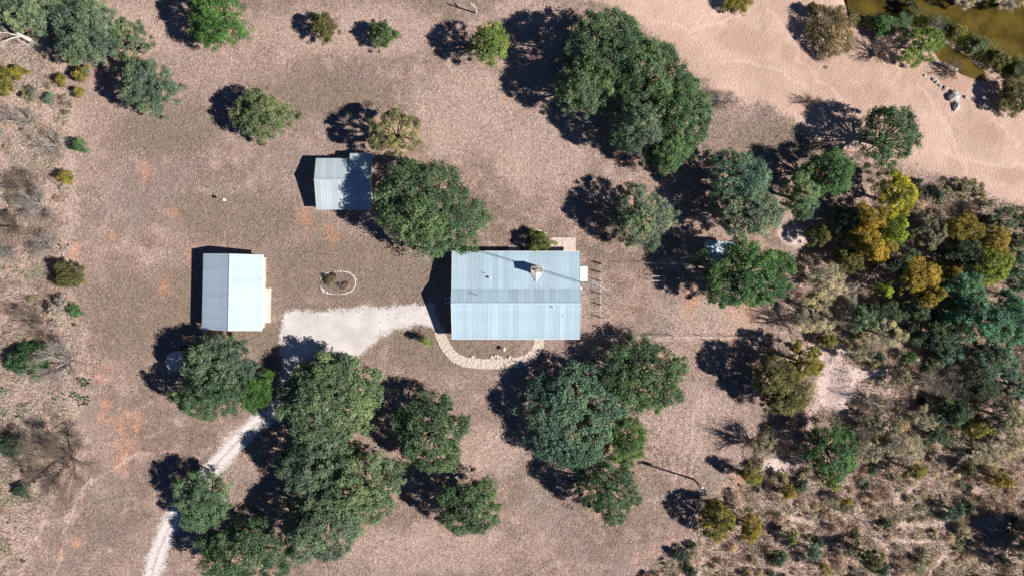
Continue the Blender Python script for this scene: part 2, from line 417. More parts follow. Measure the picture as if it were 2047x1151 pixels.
t(o, tr, 'oak_d', 1912, 826, 38, 26, 5, 'dark grey-green tree in the upper part of the scrub', WD)
t('juniper_tree', tr, 'lime_o', 1892, 802, 10, 10, 4, 'tiny olive-yellow tree on top of the dark grey-green one', WD)
t('shrub', 'shrub', 'teal_g', 1626, 1104, 15, 17, 4.5, 'grey-green small tree near the bottom edge in the scrub', WD)
t('juniper_tree', tr, 'lime_o', 1586, 1074, 9, 13, 4, 'thin yellow tree near the bottom edge in the scrub', WD)
t('juniper_tree', tr, 'olive_d', 1745, 1115, 20, 18, 6, 'dark olive tree with a long shadow near the bottom edge', WD)
t('juniper_tree', tr, 'ochre_o', 1650, 1136, 13, 12, 4, 'rusty olive shrub at the bottom edge', WD)
t('shrub', 'shrub', 'teal_g', 1910, 1022, 19, 17, 3.5, 'grey-green shrub beside the crossing trails', WD)
t(o, tr, 'oak', 2098, 1120, 52, 60, 9, 'oak beyond the lower right corner that shades the scrub', WD)
# left scrub
t('shrub', 'shrub', 'green_d', 55, 718, 46, 38, 3.6, 'dense dark green round shrub on the left edge', 'shrubs of the left scrub', frac=.4)
t('shrub', 'shrub', 'olive_d', 137, 548, 32, 28, 3.6, 'olive-brown shrub at the middle of the left scrub', 'shrubs of the left scrub')
t('shrub', 'shrub', 'green_d', 157, 291, 15, 14, 2.4, 'small dark green shrub beside the bare tree at left', 'shrubs of the left scrub')
t('shrub', 'shrub', 'olive_y', 131, 352, 14, 13, 2.6, 'small olive shrub on the field edge, left', 'shrubs of the left scrub')
t('shrub', 'shrub', 'green_d', 149, 620, 15, 13, 2.4, 'small green shrub hard against a grey twiggy one', 'shrubs of the left scrub')
t('shrub', 'shrub', 'greytwig', 120, 616, 23, 26, 3, 'pale grey twiggy shrub beside a small green shrub', 'shrubs of the left scrub')
t('shrub', 'shrub', 'oak_d', 20, 892, 24, 22, 2.6, 'dark grey-green shrub at the left edge, lower part', 'shrubs of the left scrub')
t('shrub', 'shrub', 'oak_d', 62, 952, 14, 10, 1.8, 'small dark shrub below the big bare brown tree, upper', 'shrubs of the left scrub')
t('shrub', 'shrub', 'oak_d', 44, 980, 16, 15, 1.8, 'small dark shrub below the big bare brown tree, lower', 'shrubs of the left scrub')
t('shrub', 'shrub', 'olive_y', 30, 143, 29, 14, 2.2, 'wide olive shrub below the fallen bleached tree', 'shrubs of the left scrub')
t('shrub', 'shrub', 'olive_y', 8, 174, 19, 20, 2.4, 'olive shrub cut by the left edge', 'shrubs of the left scrub')
t('shrub', 'shrub', 'lime_o', 143, 116, 10, 12, 2.2, 'small yellow-olive shrub tucked under the top left oaks', 'shrubs of the left scrub')
t('shrub', 'shrub', 'olive_y', 161, 148, 17, 15, 2.5, 'olive shrub beside the top left oaks, larger', 'shrubs of the left scrub')
t('shrub', 'shrub', 'olive_y', 121, 162, 12, 12, 2.2, 'olive shrub in the middle of the top left scrub', 'shrubs of the left scrub')
t('shrub', 'shrub', 'olive_y', 158, 185, 12, 10, 1.8, 'lowest olive shrub of the top left scrub', 'shrubs of the left scrub')
t('shrub', 'shrub', 'grey_o', 64, 190, 18, 16, 2, 'grey-olive shrub of the top left scrub', 'shrubs of the left scrub')
t('shrub', 'shrub', 'teal_g', 96, 195, 11, 9, 1.5, 'small fresh green shrub of the top left scrub', 'shrubs of the left scrub')
# by the house
t('round_shrub', 'shrub', 'clipped', 1075, 483, 28, 25, 3.6, 'dense round clipped shrub against the back of the house', None, frac=.5)
t('sapling', tr, 'lime_g', 853, 682, 10, 9, 3.2, 'small yellow-green sapling beside the gravel and the house path', None, frac=.75)
t('shrub', 'shrub', 'brownolive', 660, 558, 13, 11, 1.0, 'low olive-brown plant in the left half of the oval bed', None)
t('shrub', 'shrub', 'brown', 690, 572, 13, 9, .7, 'low dry plant in the right half of the oval bed', None)
# river bank
t('shrub', 'shrub', 'brownolive', 1666, 66, 48, 54, 3.6, 'large brown-olive shrub on the sand near the water', NT_)
t('shrub', 'shrub', 'olive_d', 1630, 18, 16, 14, 2, 'small olive shrub on the sand near the top edge', NT_)
t('shrub', 'shrub', 'green_d', 1764, 48, 24, 20, 3, 'green shrub on the bank between water and sand', NT_)
t('willow_tree', tr, 'lime_g', 1848, 88, 44, 38, 5.5, 'yellow-green willow on the river bank', NT_)
t('shrub', 'shrub', 'olive_d', 2028, 192, 34, 42, 3.5, 'dark olive shrub at the right edge on the wet sand', NT_)
t('shrub', 'shrub', 'olive_y', 1472, 6, 30, 20, 2.4, 'olive shrub on the sand cut by the top edge', NT_)
t('shrub', 'shrub', 'grey_o', 1935, 372, 34, 16, 1.8, 'low grey-olive shrub on the edge of the sand', NT_)
t('willow_tree', tr, 'greytwig', 1935, -2, 40, 20, 5, 'grey leafless willow over the water, left of two', NT_)
t('willow_tree', tr, 'greytwig', 2020, 4, 34, 20, 5, 'grey leafless willow over the water, right of two', NT_)

# ------------------------------------------------------------------ the ground: one sheet
DRIVE_AREA = [(566, 622), (600, 618), (650, 621), (700, 616), (760, 613), (815, 610), (866, 608), (874, 634), (884, 662), (868, 660), (842, 648), (806, 654), (772, 668), (742, 690), (712, 716), (690, 712), (650, 704), (625, 716), (606, 730), (590, 760), (578, 800), (556, 830), (546, 822), (556, 780), (566, 735), (560, 690), (563, 650)]
ROAD = [(585, 735), (570, 790), (540, 828), (500, 858), (462, 896), (428, 932), (392, 968), (362, 1010), (336, 1058), (316, 1105), (300, 1160), (282, 1260)]
for _ in range(2):
    ROAD = [ROAD[0]] + [(a[0] * (1 - f) + b[0] * f, a[1] * (1 - f) + b[1] * f) for a, b in zip(ROAD[:-1], ROAD[1:]) for f in (.25, .75)] + [ROAD[-1]]
TRAILS = [[(1560, 1030), (1630, 1045), (1700, 1030), (1770, 1000), (1840, 970)], [(1600, 1070), (1640, 1045)], [(1800, 1050), (1890, 1045), (1960, 1045), (2000, 1065)], [(1888, 1045), (1885, 1110), (1860, 1151)],
          [(1740, 1070), (1780, 1100), (1778, 1151)], [(1790, 1082), (1870, 1080)], [(1400, 1151), (1412, 1060)], [(1480, 1130), (1560, 1135), (1600, 1160)]]
REDS = [(245, 862, 26), (243, 912, 20), (270, 850, 14), (211, 806, 11), (203, 832, 11), (195, 752, 7), (330, 572, 13), (225, 472, 9), (145, 498, 12), (140, 610, 10), (275, 885, 8), (664, 478, 14), (615, 440, 16), (350, 425, 9), (1470, 692, 22), (210, 735, 7),
        (223, 686, 6), (1005, 200, 7), (290, 345, 12), (120, 1095, 10), (155, 1085, 8), (1490, 620, 26), (1380, 600, 20), (430, 675, 14), (1660, 690, 12), (380, 510, 8), (1950, 985, 9), (1480, 955, 12)]
STREAK = [[(1445, 968), (1380, 1055), (1300, 1105), (1240, 1145)], [(205, 740), (240, 870), (245, 940)]]
OLIVES = [(690, 540, 210, 90), (1570, 285, 110, 50), (480, 440, 170, 60), (900, 690, 160, 60), (980, 700, 60, 22), (330, 260, 120, 60), (620, 190, 150, 50), (560, 690, 80, 60), (250, 640, 70, 120), (420, 620, 160, 120)]
LIGHTS = [(930, 220, 130, 110), (960, 900, 110, 60), (1400, 850, 110, 80), (1440, 640, 110, 60), (850, 1100, 180, 60), (1080, 300, 130, 90), (260, 60, 120, 60), (60, 640, 60, 60), (1060, 20, 80, 40), (100, 260, 90, 80), (700, 60, 220, 60), (1600, 450, 50, 70), (1900, 1050, 160, 60)]
TRACKS = [[(1545, 10), (1575, 60), (1600, 110), (1640, 165), (1690, 205), (1720, 230)], [(1850, 165), (1885, 220), (1915, 290), (1930, 350)], [(1300, 40), (1390, 60), (1480, 30)], [(1370, 70), (1400, 40), (1440, 20)], [(1440, 120), (1540, 130), (1620, 180)],
          [(110, 1150), (130, 1040), (190, 960), (280, 900)], [(820, 900), (900, 960), (1000, 880), (1040, 800)], [(1330, 1000), (1380, 900), (1400, 780)], [(1350, 1000), (1400, 900), (1415, 790)],
          [(1230, 672), (1345, 673), (1450, 674), (1540, 678)], [(1980, 160), (2010, 230), (2050, 290)], [(1880, 300), (1960, 330), (2047, 330)]]
PALES = [(1674, 768, 42, 60), (1650, 705, 70, 18), (1560, 930, 46, 16), (1590, 470, 40, 24), (1720, 745, 60, 14)]
DAMPS = [(2010, 170, 50, 40), (1930, 160, 60, 30), (1985, 260, 60, 26), (1760, 70, 60, 40), (1480, 80, 80, 40), (1600, 110, 50, 40), (1740, 190, 70, 30), (1690, 20, 30, 30), (2020, 350, 50, 26)]
def fields(px, py):
    F = {}
    dr = np.maximum(poly_sd(px, py, DRIVE_AREA), 18 - line_d(px, py, ROAD))
    F['a_drive'] = np.clip(.5 + dr / 40, 0, 1)
    F['a_sand'] = np.clip(.5 + poly_sd(px, py, SAND) / 90, 0, 1)
    red = np.zeros(np.shape(px))
    for x, y, r in REDS: red = np.maximum(red, .85 * np.clip(1 - np.hypot((px - x) * 1.15, (py - y) * .85) / (3.0 * r), 0, 1))
    for s in STREAK: red = np.maximum(red, np.clip(1 - line_d(px, py, s) / 20, 0, 1) * .55)
    tl = np.zeros(np.shape(px))
    for s in TRAILS: tl = np.maximum(tl, np.clip(1 - line_d(px + (fbm(px / 22, py / 22, 3) - .5) * 22, py + (fbm(px / 22 + 9, py / 22, 3) - .5) * 22, s) / 8, 0, 1))
    F['a_red'] = red; F['a_trail'] = tl
    F['a_scrub'] = np.maximum(np.clip(.5 + poly_sd(px, py, SCRUB_R) / 80, 0, 1), np.clip(.5 + poly_sd(px, py, SCRUB_L) / 80, 0, 1))
    wet = np.maximum(np.clip(.5 + poly_sd(px, py, RIVER) / 50, 0, 1), np.clip(.5 + poly_sd(px, py, CHANNEL) / 36, 0, 1))
    F['a_wet'] = wet
    lit = np.zeros(np.shape(px))
    for q in T:
        if q['h'] > 6 and q['rx'] > 30:
            lit = np.maximum(lit, np.clip(1.35 - np.hypot((px - q['px']) / q['rx'], (py - q['py']) / q['ry']), 0, 1))
    F['a_litter'] = lit
    ol = np.zeros(np.shape(px)); lt = np.zeros(np.shape(px))
    for x, y, rx, ry in OLIVES: ol = np.maximum(ol, np.clip(1.3 - np.hypot((px - x) / rx, (py - y) / ry), 0, 1))
    for x, y, rx, ry in LIGHTS: lt = np.maximum(lt, np.clip(1.3 - np.hypot((px - x) / rx, (py - y) / ry), 0, 1))
    F['a_olive'] = ol; F['a_light'] = lt
    tk = np.zeros(np.shape(px)); pa = np.zeros(np.shape(px)); dm = np.zeros(np.shape(px))
    wx = (fbm(px / 30, py / 30, 3) - .5) * 26; wy = (fbm(px / 30 + 50, py / 30, 3) - .5) * 26
    for s in TRACKS: tk = np.maximum(tk, np.clip(1 - line_d(px + wx, py + wy, s) / 9, 0, 1))
    for x, y, rx, ry in PALES: pa = np.maximum(pa, np.clip(1.4 - np.hypot((px - x) / rx, (py - y) / ry), 0, 1))
    for x, y, rx, ry in DAMPS: dm = np.maximum(dm, np.clip(1.3 - np.hypot((px - x) / rx, (py - y) / ry), 0, 1))
    F['a_track'] = tk; F['a_pale'] = pa; F['a_damp'] = dm
    return F
def grid_axis(lo, hi, step, far):
    core = np.arange(lo, hi + step / 2, step)
    ext = []; d = step; x = 0.0
    while x < far: d *= 1.35; x += d; ext.append(x)
    ext = np.array(ext)
    return np.concatenate([lo - ext[::-1], core, hi + ext])
gx = grid_axis(-88, 88, .37, 2600); gy = grid_axis(-50, 50, .37, 2600)
GX, GY = np.meshgrid(gx, gy)
PXg, PYg = CX + GX * S, CY - GY * S
GZ = zpx(PXg, PYg)
GZ = GZ + np.where(np.abs(GZ) < 1e-6, 0, (fbm(PXg / 14, PYg / 14, 2) - .5) * .16 * np.clip(-GZ, 0, 1))
nx, ny = len(gx), len(gy)
me = bpy.data.meshes.new('ground')
V = np.stack([GX.ravel(), GY.ravel(), GZ.ravel()], 1).astype(np.float32)
ii = (np.arange(ny - 1)[:, None] * nx + np.arange(nx - 1)[None, :]).ravel()
Q = np.stack([ii, ii + 1, ii + nx + 1, ii + nx], 1).astype(np.int32)
me.vertices.add(len(V)); me.loops.add(Q.size); me.polygons.add(len(Q))
me.vertices.foreach_set('co', V.ravel()); me.loops.foreach_set('vertex_index', Q.ravel())
me.polygons.foreach_set('loop_start', np.arange(0, Q.size, 4, dtype=np.int32))
me.update(calc_edges=True)
me.polygons.foreach_set('use_smooth', np.ones(len(Q), bool))
Fg = fields(PXg.ravel(), PYg.ravel())
for k, v in Fg.items():
    a = me.attributes.new(k, 'FLOAT', 'POINT'); a.data.foreach_set('value', np.ascontiguousarray(v, np.float32))

GRASS = (.345, .24, .20); GRASS2 = (.215, .155, .125); PINK = (.46, .33, .285); SANDC = (.58, .405, .325); REDC = (.50, .235, .13); SCRUBC = (.43, .315, .265); LITTER = (.44, .295, .205); GRAVEL = (.58, .53, .51)
def ground_mat():
    m = NT('dry_pasture_ground'); c = m.coord()
    big = m.noise(c, .045, 4); mid = m.noise(c, .35, 5, .6); fine = m.noise(c, 2.6, 4, .6, 1.6); tiny = m.noise(c, 7.0, 3, .6)
    vo = m.n('ShaderNodeTexVoronoi'); vo.inputs['Scale'].default_value = 3.0; m.l(c, vo.inputs['Vector']); cell = vo.outputs['Distance']
    col = m.mix(m.ramp(m.math('ADD', big, m.math('MULTIPLY', m.math('SUBTRACT', mid, .5), .5)), .36, .60), GRASS2, GRASS)
    col = m.mix(m.ramp(mid, .50, .70, 0, .75), col, PINK)
    clump = m.noise(c, 1.1, 4, .6, 1.0)
    col = m.mix(m.ramp(clump, .36, .50, .45, 0), col, m.mix(1.0, col, (.55, .53, .53), 'MULTIPLY'))
    col = m.mix(m.ramp(m.noise(c, .028, 5, .65), .46, .58, 0, .5), col, (.27, .205, .185))
    col = m.mix(m.ramp(m.noise(c, .11, 5, .6), .52, .72, 0, .45), col, (.29, .25, .22))
    bj = m.math('MULTIPLY', m.math('SUBTRACT', m.noise(c, .16, 5, .6), .5), 1.4)
    col = m.mix(m.ramp(m.math('ADD', m.attr('a_olive'), bj), .1, .7, 0, .8), col, (.205, .155, .118))
    col = m.mix(m.ramp(m.math('ADD', m.attr('a_light'), bj), .15, .75, 0, .75), col, (.415, .30, .25))
    # scrub, leaf litter, bare red earth, trails
    jit = m.math('MULTIPLY', m.math('SUBTRACT', mid, .5), .9)
    jit2 = m.math('MULTIPLY', m.math('SUBTRACT', fine, .5), .7)
    j = m.math('ADD', jit, jit2)
    col = m.mix(m.ramp(m.math('ADD', m.attr('a_scrub'), j), .4, .6, 0, .8), col, SCRUBC)
    col = m.mix(m.ramp(m.math('ADD', m.attr('a_litter'), j), .25, .75, 0, .7), col, LITTER)
    col = m.mix(m.ramp(m.math('ADD', m.attr('a_red'), m.math('ADD', m.math('MULTIPLY', jit, 1.6), m.math('MULTIPLY', jit2, .8))), .25, 1.05, 0, .58), col, REDC)
    red2 = m.ramp(m.math('ADD', m.noise(c, .07, 3), m.math('MULTIPLY', jit2, .5)), .66, .78, 0, .35)
    col = m.mix(red2, col, (.50, .30, .21))
    col = m.mix(m.ramp(m.math('ADD', m.attr('a_trail'), m.math('MULTIPLY', j, 1.2)), .45, 1.0, 0, .6), col, (.60, .45, .38))
    tkm = m.ramp(m.math('ADD', m.attr('a_track'), m.math('MULTIPLY', j, 1.0)), .4, 1.0, 0, .65)
    pam = m.ramp(m.math('ADD', m.attr('a_pale'), m.math('MULTIPLY', j, 1.1)), .3, .75, 0, .9)
    col = m.mix(tkm, col, (.50, .375, .32))
    # dark and light speckle of stems and gaps
    sp = m.math('ADD', m.math('MULTIPLY', fine, .6), m.math('MULTIPLY', tiny, .4))
    grs = m.mix(m.ramp(sp, .36, .50), m.mix(1.0, col, (.42, .39, .38), 'MULTIPLY'), col)
    grs = m.mix(m.ramp(sp, .50, .61, 0, .75), grs, m.mix(1.0, col, (1.65, 1.65, 1.68), 'MULTIPLY'))
    grs = m.mix(pam, grs, m.mix(m.ramp(sp, .36, .52), (.42, .29, .25), (.66, .51, .47)))
    # gravel fringe
    gr = m.ramp(m.math('ADD', m.attr('a_drive'), m.math('ADD', m.math('MULTIPLY', jit, .8), jit2)), .38, .60)
    gcol = m.mix(m.ramp(sp, .35, .6), (.44, .39, .36), GRAVEL)
    grs = m.mix(gr, grs, gcol)
    # sand
    sd_ = m.ramp(m.math('ADD', m.attr('a_sand'), m.math('MULTIPLY', j, .8)), .42, .62)
    scol = m.mix(m.ramp(m.noise(c, .10, 6, .65), .35, .68), (.45, .305, .24), SANDC)
    scol = m.mix(m.ramp(sp, .36, .5, .5, 0), scol, (.36, .235, .185))
    scol = m.mix(m.ramp(m.math('ADD', m.attr('a_damp'), m.math('MULTIPLY', m.math('SUBTRACT', m.noise(c, .22, 6, .65), .5), 1.6)), .35, .9, 0, .6), scol, (.40, .255, .195))
    scol = m.mix(m.ramp(m.math('ADD', m.attr('a_track'), m.math('MULTIPLY', jit2, .6)), .3, .9, 0, .4), scol, (.70, .51, .42))
    grs = m.mix(sd_, grs, scol)
    wet = m.ramp(m.math('ADD', m.attr('a_wet'), m.math('MULTIPLY', j, .35)), .3, .62)
    grs = m.mix(wet, grs, m.mix(m.ramp(mid, .4, .65), (.16, .12, .03), (.26, .19, .055)))
    m.l(grs, m.b.inputs['Base Color'])
    m.b.inputs['Roughness'].default_value = .95; m.b.inputs['Specular IOR Level'].default_value = .08
    hgt = m.math('ADD', m.math('MULTIPLY', cell, .5), m.math('ADD', m.math('MULTIPLY', fine, .9), m.math('MULTIPLY', tiny, .25)))
    m.bump(hgt, .9, .13)
    return m.m
M['ground'] = ground_mat()
g = link('ground', me, M['ground']); tag(g, kind='structure')

# water
m = NT('river_water'); c = m.coord()
f = m.noise(c, .25, 4)
m.l(m.mix(m.ramp(f, .35, .65), (.05, .036, .008), (.115, .08, .016)), m.b.inputs['Base Color'])
m.b.inputs['Roughness'].default_value = .07; m.b.inputs['Specular IOR Level'].default_value = .4; m.b.inputs['IOR'].default_value = 1.33
m.bump(m.noise(c, 1.6, 3), .12, .05)
M['water'] = m.m
wp = [at(1500, -330, WLEV), at(1680, -60, WLEV), at(1700, 40, WLEV), at(1860, 130, WLEV), at(2000, 175, WLEV), at(2500, 330, WLEV), at(2600, -330, WLEV)]
mb = MB(); mb.add([(p.x, p.y, WLEV) for p in wp], [tuple(range(len(wp)))[::-1]])
tag(mb.build('river', M['water']), kind='structure')

# gravel drive
def ragged(poly, step, amp, seed, sc=1.0):
    out = []; n = len(poly); r = np.random.default_rng(seed)
    for i in range(n):
        a, b = poly[i], poly[(i + 1) % n]; L = math.hypot(b[0] - a[0], b[1] - a[1]); k = max(1, int(L / step))
        for q in range(k):
            x = a[0] + (b[0] - a[0]) * q / k; y = a[1] + (b[1] - a[1]) * q / k
            out.append((x + amp * (2 * fbm(x / 9 + seed, y / 9, 3) - 1) * 1.6, y + amp * (2 * fbm(x / 9, y / 9 + seed * 3, 3) - 1) * 1.6))
    return out
m = NT('white_caliche_gravel'); c = m.coord()
f1 = m.noise(c, .22, 5, .6); f2 = m.noise(c, 3.2, 5, .7); f3 = m.noise(c, 11, 3)
cc = m.mix(m.ramp(f1, .35, .65), (.49, .445, .43), (.63, .575, .555))
cc = m.mix(m.ramp(f2, .30, .46, .7, 0), cc, (.30, .25, .22))
cc = m.mix(m.ramp(f3, .3, .5, .35, 0), cc, (.36, .31, .28))
m.l(cc, m.b.inputs['Base Color']); m.b.inputs['Roughness'].default_value = .95; m.b.inputs['Specular IOR Level'].default_value = .1
m.bump(m.math('ADD', f2, m.math('MULTIPLY', f3, .4)), .5, .06)
M['gravel'] = m.m
inner = [(570, 626), (640, 626), (700, 622), (760, 619), (815, 616), (864, 614), (871, 636), (878, 656), (862, 653), (842, 642), (802, 648), (768, 661), (737, 684), (708, 710), (650, 697), (622, 708), (598, 730), (570, 720), (566, 690), (569, 650)]
pl = [at(x, y) for x, y in ragged(inner, 4, 8, 5)]
from mathutils.geometry import delaunay_2d_cdt
_r = delaunay_2d_cdt([Vector((p.x, p.y)) for p in pl], [], [list(range(len(pl)))[::-1]], 1, 1e-4)
mb = MB(); mb.add([(p.x, p.y, .012) for p in _r[0]], [tuple(f_) for f_ in _r[2]])
def strip(line, half, z, step=6.0, jit=0.0):
    P = []
    for (ax, ay), (bx, by) in zip(line[:-1], line[1:]):
        k = max(1, int(math.hypot(bx - ax, by - ay) / step))
        for q in range(k): P.append((ax + (bx - ax) * q / k, ay + (by - ay) * q / k))
    P.append(line[-1]); L, R = [], []
    for i, (x, y) in enumerate(P):
        a = P[max(0, i - 2)]; b = P[min(len(P) - 1, i + 2)]; dx, dy = b[0] - a[0], b[1] - a[1]; n = math.hypot(dx, dy)
        h1 = half + jit * (2 * fbm(x / 7 + 3, y / 7) - 1); h2 = half + jit * (2 * fbm(x / 7 + 30, y / 7) - 1)
        L.append(at(x - dy / n * h1, y + dx / n * h1, z)); R.append(at(x + dy / n * h2, y - dx / n * h2, z))
    return L, R
drive = mb.build('driveway', M['gravel']); tag(drive, kind='structure')
L, R = strip(ROAD, 15, .016, 4, 4)
mb = MB(); n = len(L); us = [-1, -.62, -.42, -.2, 0, .2, .42, .62, 1]; q_ = len(us)
mb.add([tuple(L[i].lerp(R[i], .5 + .5 * u)) for i in range(n) for u in us], [(i * q_ + k, i * q_ + k + 1, i * q_ + q_ + k + 1, i * q_ + q_ + k) for i in range(n - 1) for k in range(q_ - 1)])
# the wheels have worn two pale ruts, the crown between them keeps darker stones and weeds
m = NT('rutted_gravel'); c = m.coord()
f2 = m.noise(c, 3.2, 5, .7); f4 = m.noise(c, .8, 5, .65)
v_ = m.attr('a_rut')
cc = m.mix(m.ramp(m.math('ADD', v_, m.math('MULTIPLY', m.math('SUBTRACT', f4, .5), 1.1)), .2, .8), (.49, .425, .39), (.62, .56, .54))
cc = m.mix(m.ramp(f2, .32, .46, .7, 0), cc, (.28, .23, .20))
m.l(cc, m.b.inputs['Base Color']); m.b.inputs['Roughness'].default_value = .95; m.b.inputs['Specular IOR Level'].default_value = .1
m.bump(f2, .5, .06)
o_ = mb.build('drive_track', m.m); tag(o_, kind='structure')
a_ = o_.data.attributes.new('a_rut', 'FLOAT', 'POINT'); a_.data.foreach_set('value', np.tile(np.array([.35, .9, 1, .6, .15, .6, 1, .9, .35], np.float32), n))

# flagstone path
PATH = [(878, 662), (884, 678), (894, 698), (910, 715), (932, 724), (960, 727), (1000, 727), (1032, 725), (1056, 718), (1070, 704), (1077, 688), (1078, 676)]
L, R = strip(PATH, 10, .02, 6, 0)
mb = MB(); n = len(L)
mb.add([tuple(p) for p in L + R], [(i, i + 1, n + i + 1, n + i) for i in range(n - 1)])
path = mb.build('garden_path', M['mortar']); tag(path, kind='structure')
L, R = strip(PATH, 10, .02, 5.5, 0)
flag_me = []
for k in range(8):
    r = random.Random(k); q = 7; mb = MB(); pts = []
    for i in range(q):
        a = 2 * PI * i / q + r.uniform(-.25, .25); d = r.uniform(.82, 1.06)
        pts.append((.5 * d * math.cos(a) * 1.12, .5 * d * math.sin(a) * 1.12))
    mb.prism(pts, 0, .045)
    flag_me.append(mb.mesh('flagstone')); flag_me[-1].materials.append(M['flag'])
for i in range(len(L) - 1):
    for j in range(4):
        u = (j + .5 + random.uniform(-.22, .22)) / 4; v = random.uniform(.05, .95)
        p = (L[i] * (1 - u) + R[i] * u) * (1 - v) + (L[i + 1] * (1 - u) + R[i + 1] * u) * v
        o_ = link('flagstone', random.choice(flag_me), None, path, (p.x, p.y, .022 + random.uniform(0, .01)), random.uniform(0, 6.28))
        s_ = random.uniform(.40, .52); o_.scale = (s_, s_ * random.uniform(.8, 1.05), 1)

# ------------------------------------------------------------------ buildings
def panel_mesh(Lr, wd, ribs, rh=.022, rw=.035):
    """one roof sheet: width wd along x, length Lr along y, ribs raised"""
    xs = []
    for k in range(ribs):
        x = wd * (k + .06) / ribs + rw
        xs += [(x - rw, 0), (x - rw * .45, rh), (x + rw * .45, rh), (x + rw, 0)]
    prof = [(0, 0)] + xs + [(wd - .004, 0)]
    mb = MB(); n = len(prof)
    mb.add([(x, 0, z) for x, z in prof] + [(x, Lr, z) for x, z in prof], [(i, i + 1, n + i + 1, n + i) for i in range(n - 1)])
    return mb.mesh('roof_panel')
def slope_panels(parent, mat, x0, x1, ya, za, yb, zb, wd, ribs, rh=.022, lift=.012):
    """panels laid from the low edge (ya, za) up to the high edge (yb, zb)"""
    n = max(1, round((x1 - x0) / wd)); wd = (x1 - x0) / n
    Lr = math.hypot(yb - ya, zb - za)
    me = panel_mesh(Lr, wd, ribs, rh); me.materials.append(mat)
    ang = math.atan2(zb - za, yb - ya)
    for k in range(n):
        o = bpy.data.objects.new('roof_panel', me); COL.objects.link(o); o.parent = parent
        if abs(ang) < PI / 2:
            o.location = (x0 + k * wd, ya, za + lift); o.rotation_euler = (ang, 0, 0)
        else:
            o.location = (x0 + (k + 1) * wd, ya, za + lift)
            o.rotation_euler = (PI - ang, 0, PI)
def roof_body(parent, mat, x0, x1, prof, th=.10):
    """prof: (y, z) from one eave over the ridge to the other"""
    n = len(prof); top = prof; bot = [(y, z - th) for y, z in prof]
    ring = top + bot[::-1]; m_ = len(ring)
    vs = [(x0, y, z) for y, z in ring] + [(x1, y, z) for y, z in ring]
    fs = [(i, (i + 1) % m_, m_ + (i + 1) % m_, m_ + i) for i in range(m_)]
    for b in (0, m_):
        fs += [(b + i, b + i + 1, b + m_ - 2 - i, b + m_ - 1 - i) for i in range(n - 1)]
    mb = MB(); mb.add(vs, fs)
    return mb.build('roof', mat, parent)
def wall_body(parent, mat, x0, x1, prof, inset, drop=.12):
    y0, y1 = prof[0][0] + inset, prof[-1][0] - inset
    def zr(y):
        for (a, za), (b, zb) in zip(prof[:-1], prof[1:]):
            if a <= y <= b: return za + (zb - za) * (y - a) / (b - a)
        return prof[0][1]
    ys = [y0] + [p[0] for p in prof[1:-1]] + [y1]
    ring = [(y1, 0.0), (y0, 0.0)][::-1]
    ring = [(y0, 0.0)] + [(y, zr(y) - drop) for y in ys] + [(y1, 0.0)]
    m_ = len(ring)
    mb = MB(); mb.add([(x0, y, z) for y, z in ring] + [(x1, y, z) for y, z in ring],
                      [tuple(range(m_)), tuple(range(m_, 2 * m_))[::-1]] + [(i, (i + 1) % m_, m_ + (i + 1) % m_, m_ + i) for i in range(m_)])
    return mb.build('wall', mat, parent)
def opening(parent, kind, c, d, frame='trim'):
    """kind is window or door; c its centre on the wall face, d = (size x, size y, height)"""
    o = MB().box(c, d).build(kind, M['trim'], parent)
    k = (d[0] + (.03 if d[0] < d[1] else -.16), d[1] + (.03 if d[1] < d[0] else -.16), d[2] - .16)
    if kind == 'window': MB().box(c, k).build('pane', M['glass'], o)
    elif kind == 'door': MB().box(c, k).build('door_leaf', M['wall'], o)
    return o

# --- house
x0, x1 = -9.77, 11.07
prof = [(-8.29, 2.30), (-2.45, 4.30), (-.12, 3.22), (5.92, 2.28)]
house = empty('house', (0, 0, 0)); tag(house, 'long ranch house with a pale blue ribbed metal roof and stone chimney', 'house')
wall_body(house, M['wall'], x0 + .5, x1 - .5, prof, .6)
roof = roof_body(house, M['roof_house'], x0, x1, prof)
slope_panels(roof, M['roof_house'], x0, x1, -8.32, 2.29, -2.45, 4.30, .41 * 2, 2)
slope_panels(roof, M['roof_house'], x0, x1, 5.95, 2.275, -.12, 3.22, .41 * 2, 2)
slope_panels(roof, M['roof_house'], x0, x1, -.12, 3.222, -2.45, 4.30, .41 * 2, 2)
mb = MB(); mb.add([(x0 - .03, -2.67, 4.275), (x0 - .03, -2.45, 4.375), (x0 - .03, -2.23, 4.255), (x1 + .03, -2.67, 4.275), (x1 + .03, -2.45, 4.375), (x1 + .03, -2.23, 4.255)], [(0, 1, 4, 3), (1, 2, 5, 4)])
mb.build('ridge_cap', M['roof_house'], roof)
for xx in (x0 - .045, x1 + .005):
    mb = MB()
    for (a, za), (b, zb) in zip(prof[:-1], prof[1:]):
        mb.add([(xx, a, za + .06), (xx + .04, a, za + .06), (xx + .04, b, zb + .06), (xx, b, zb + .06), (xx, a, za - .2), (xx + .04, a, za - .2), (xx + .04, b, zb - .2), (xx, b, zb - .2)],
               [(0, 1, 2, 3), (4, 5, 6, 7), (0, 3, 7, 4), (1, 2, 6, 5)])
    mb.build('gable_trim', M['trim'], house)
for yy, zz in ((-8.36, 2.2), (5.99, 2.19)):
    MB().box(((x0 + x1) / 2, yy, zz), (x1 - x0, .06, .14)).build('eave_trim', M['trim'], house)
for x in (-6.5, -3.2, 3.5, 7.5): opening(house, 'window', (x, -7.67, 1.35), (1.5, .06, 1.1))
opening(house, 'door', (4.9, -7.67, 1.05), (1.0, .06, 2.1))
for x in (-7, -3, 1.5, 9): opening(house, 'window', (x, 5.30, 1.35), (1.4, .06, 1.0))
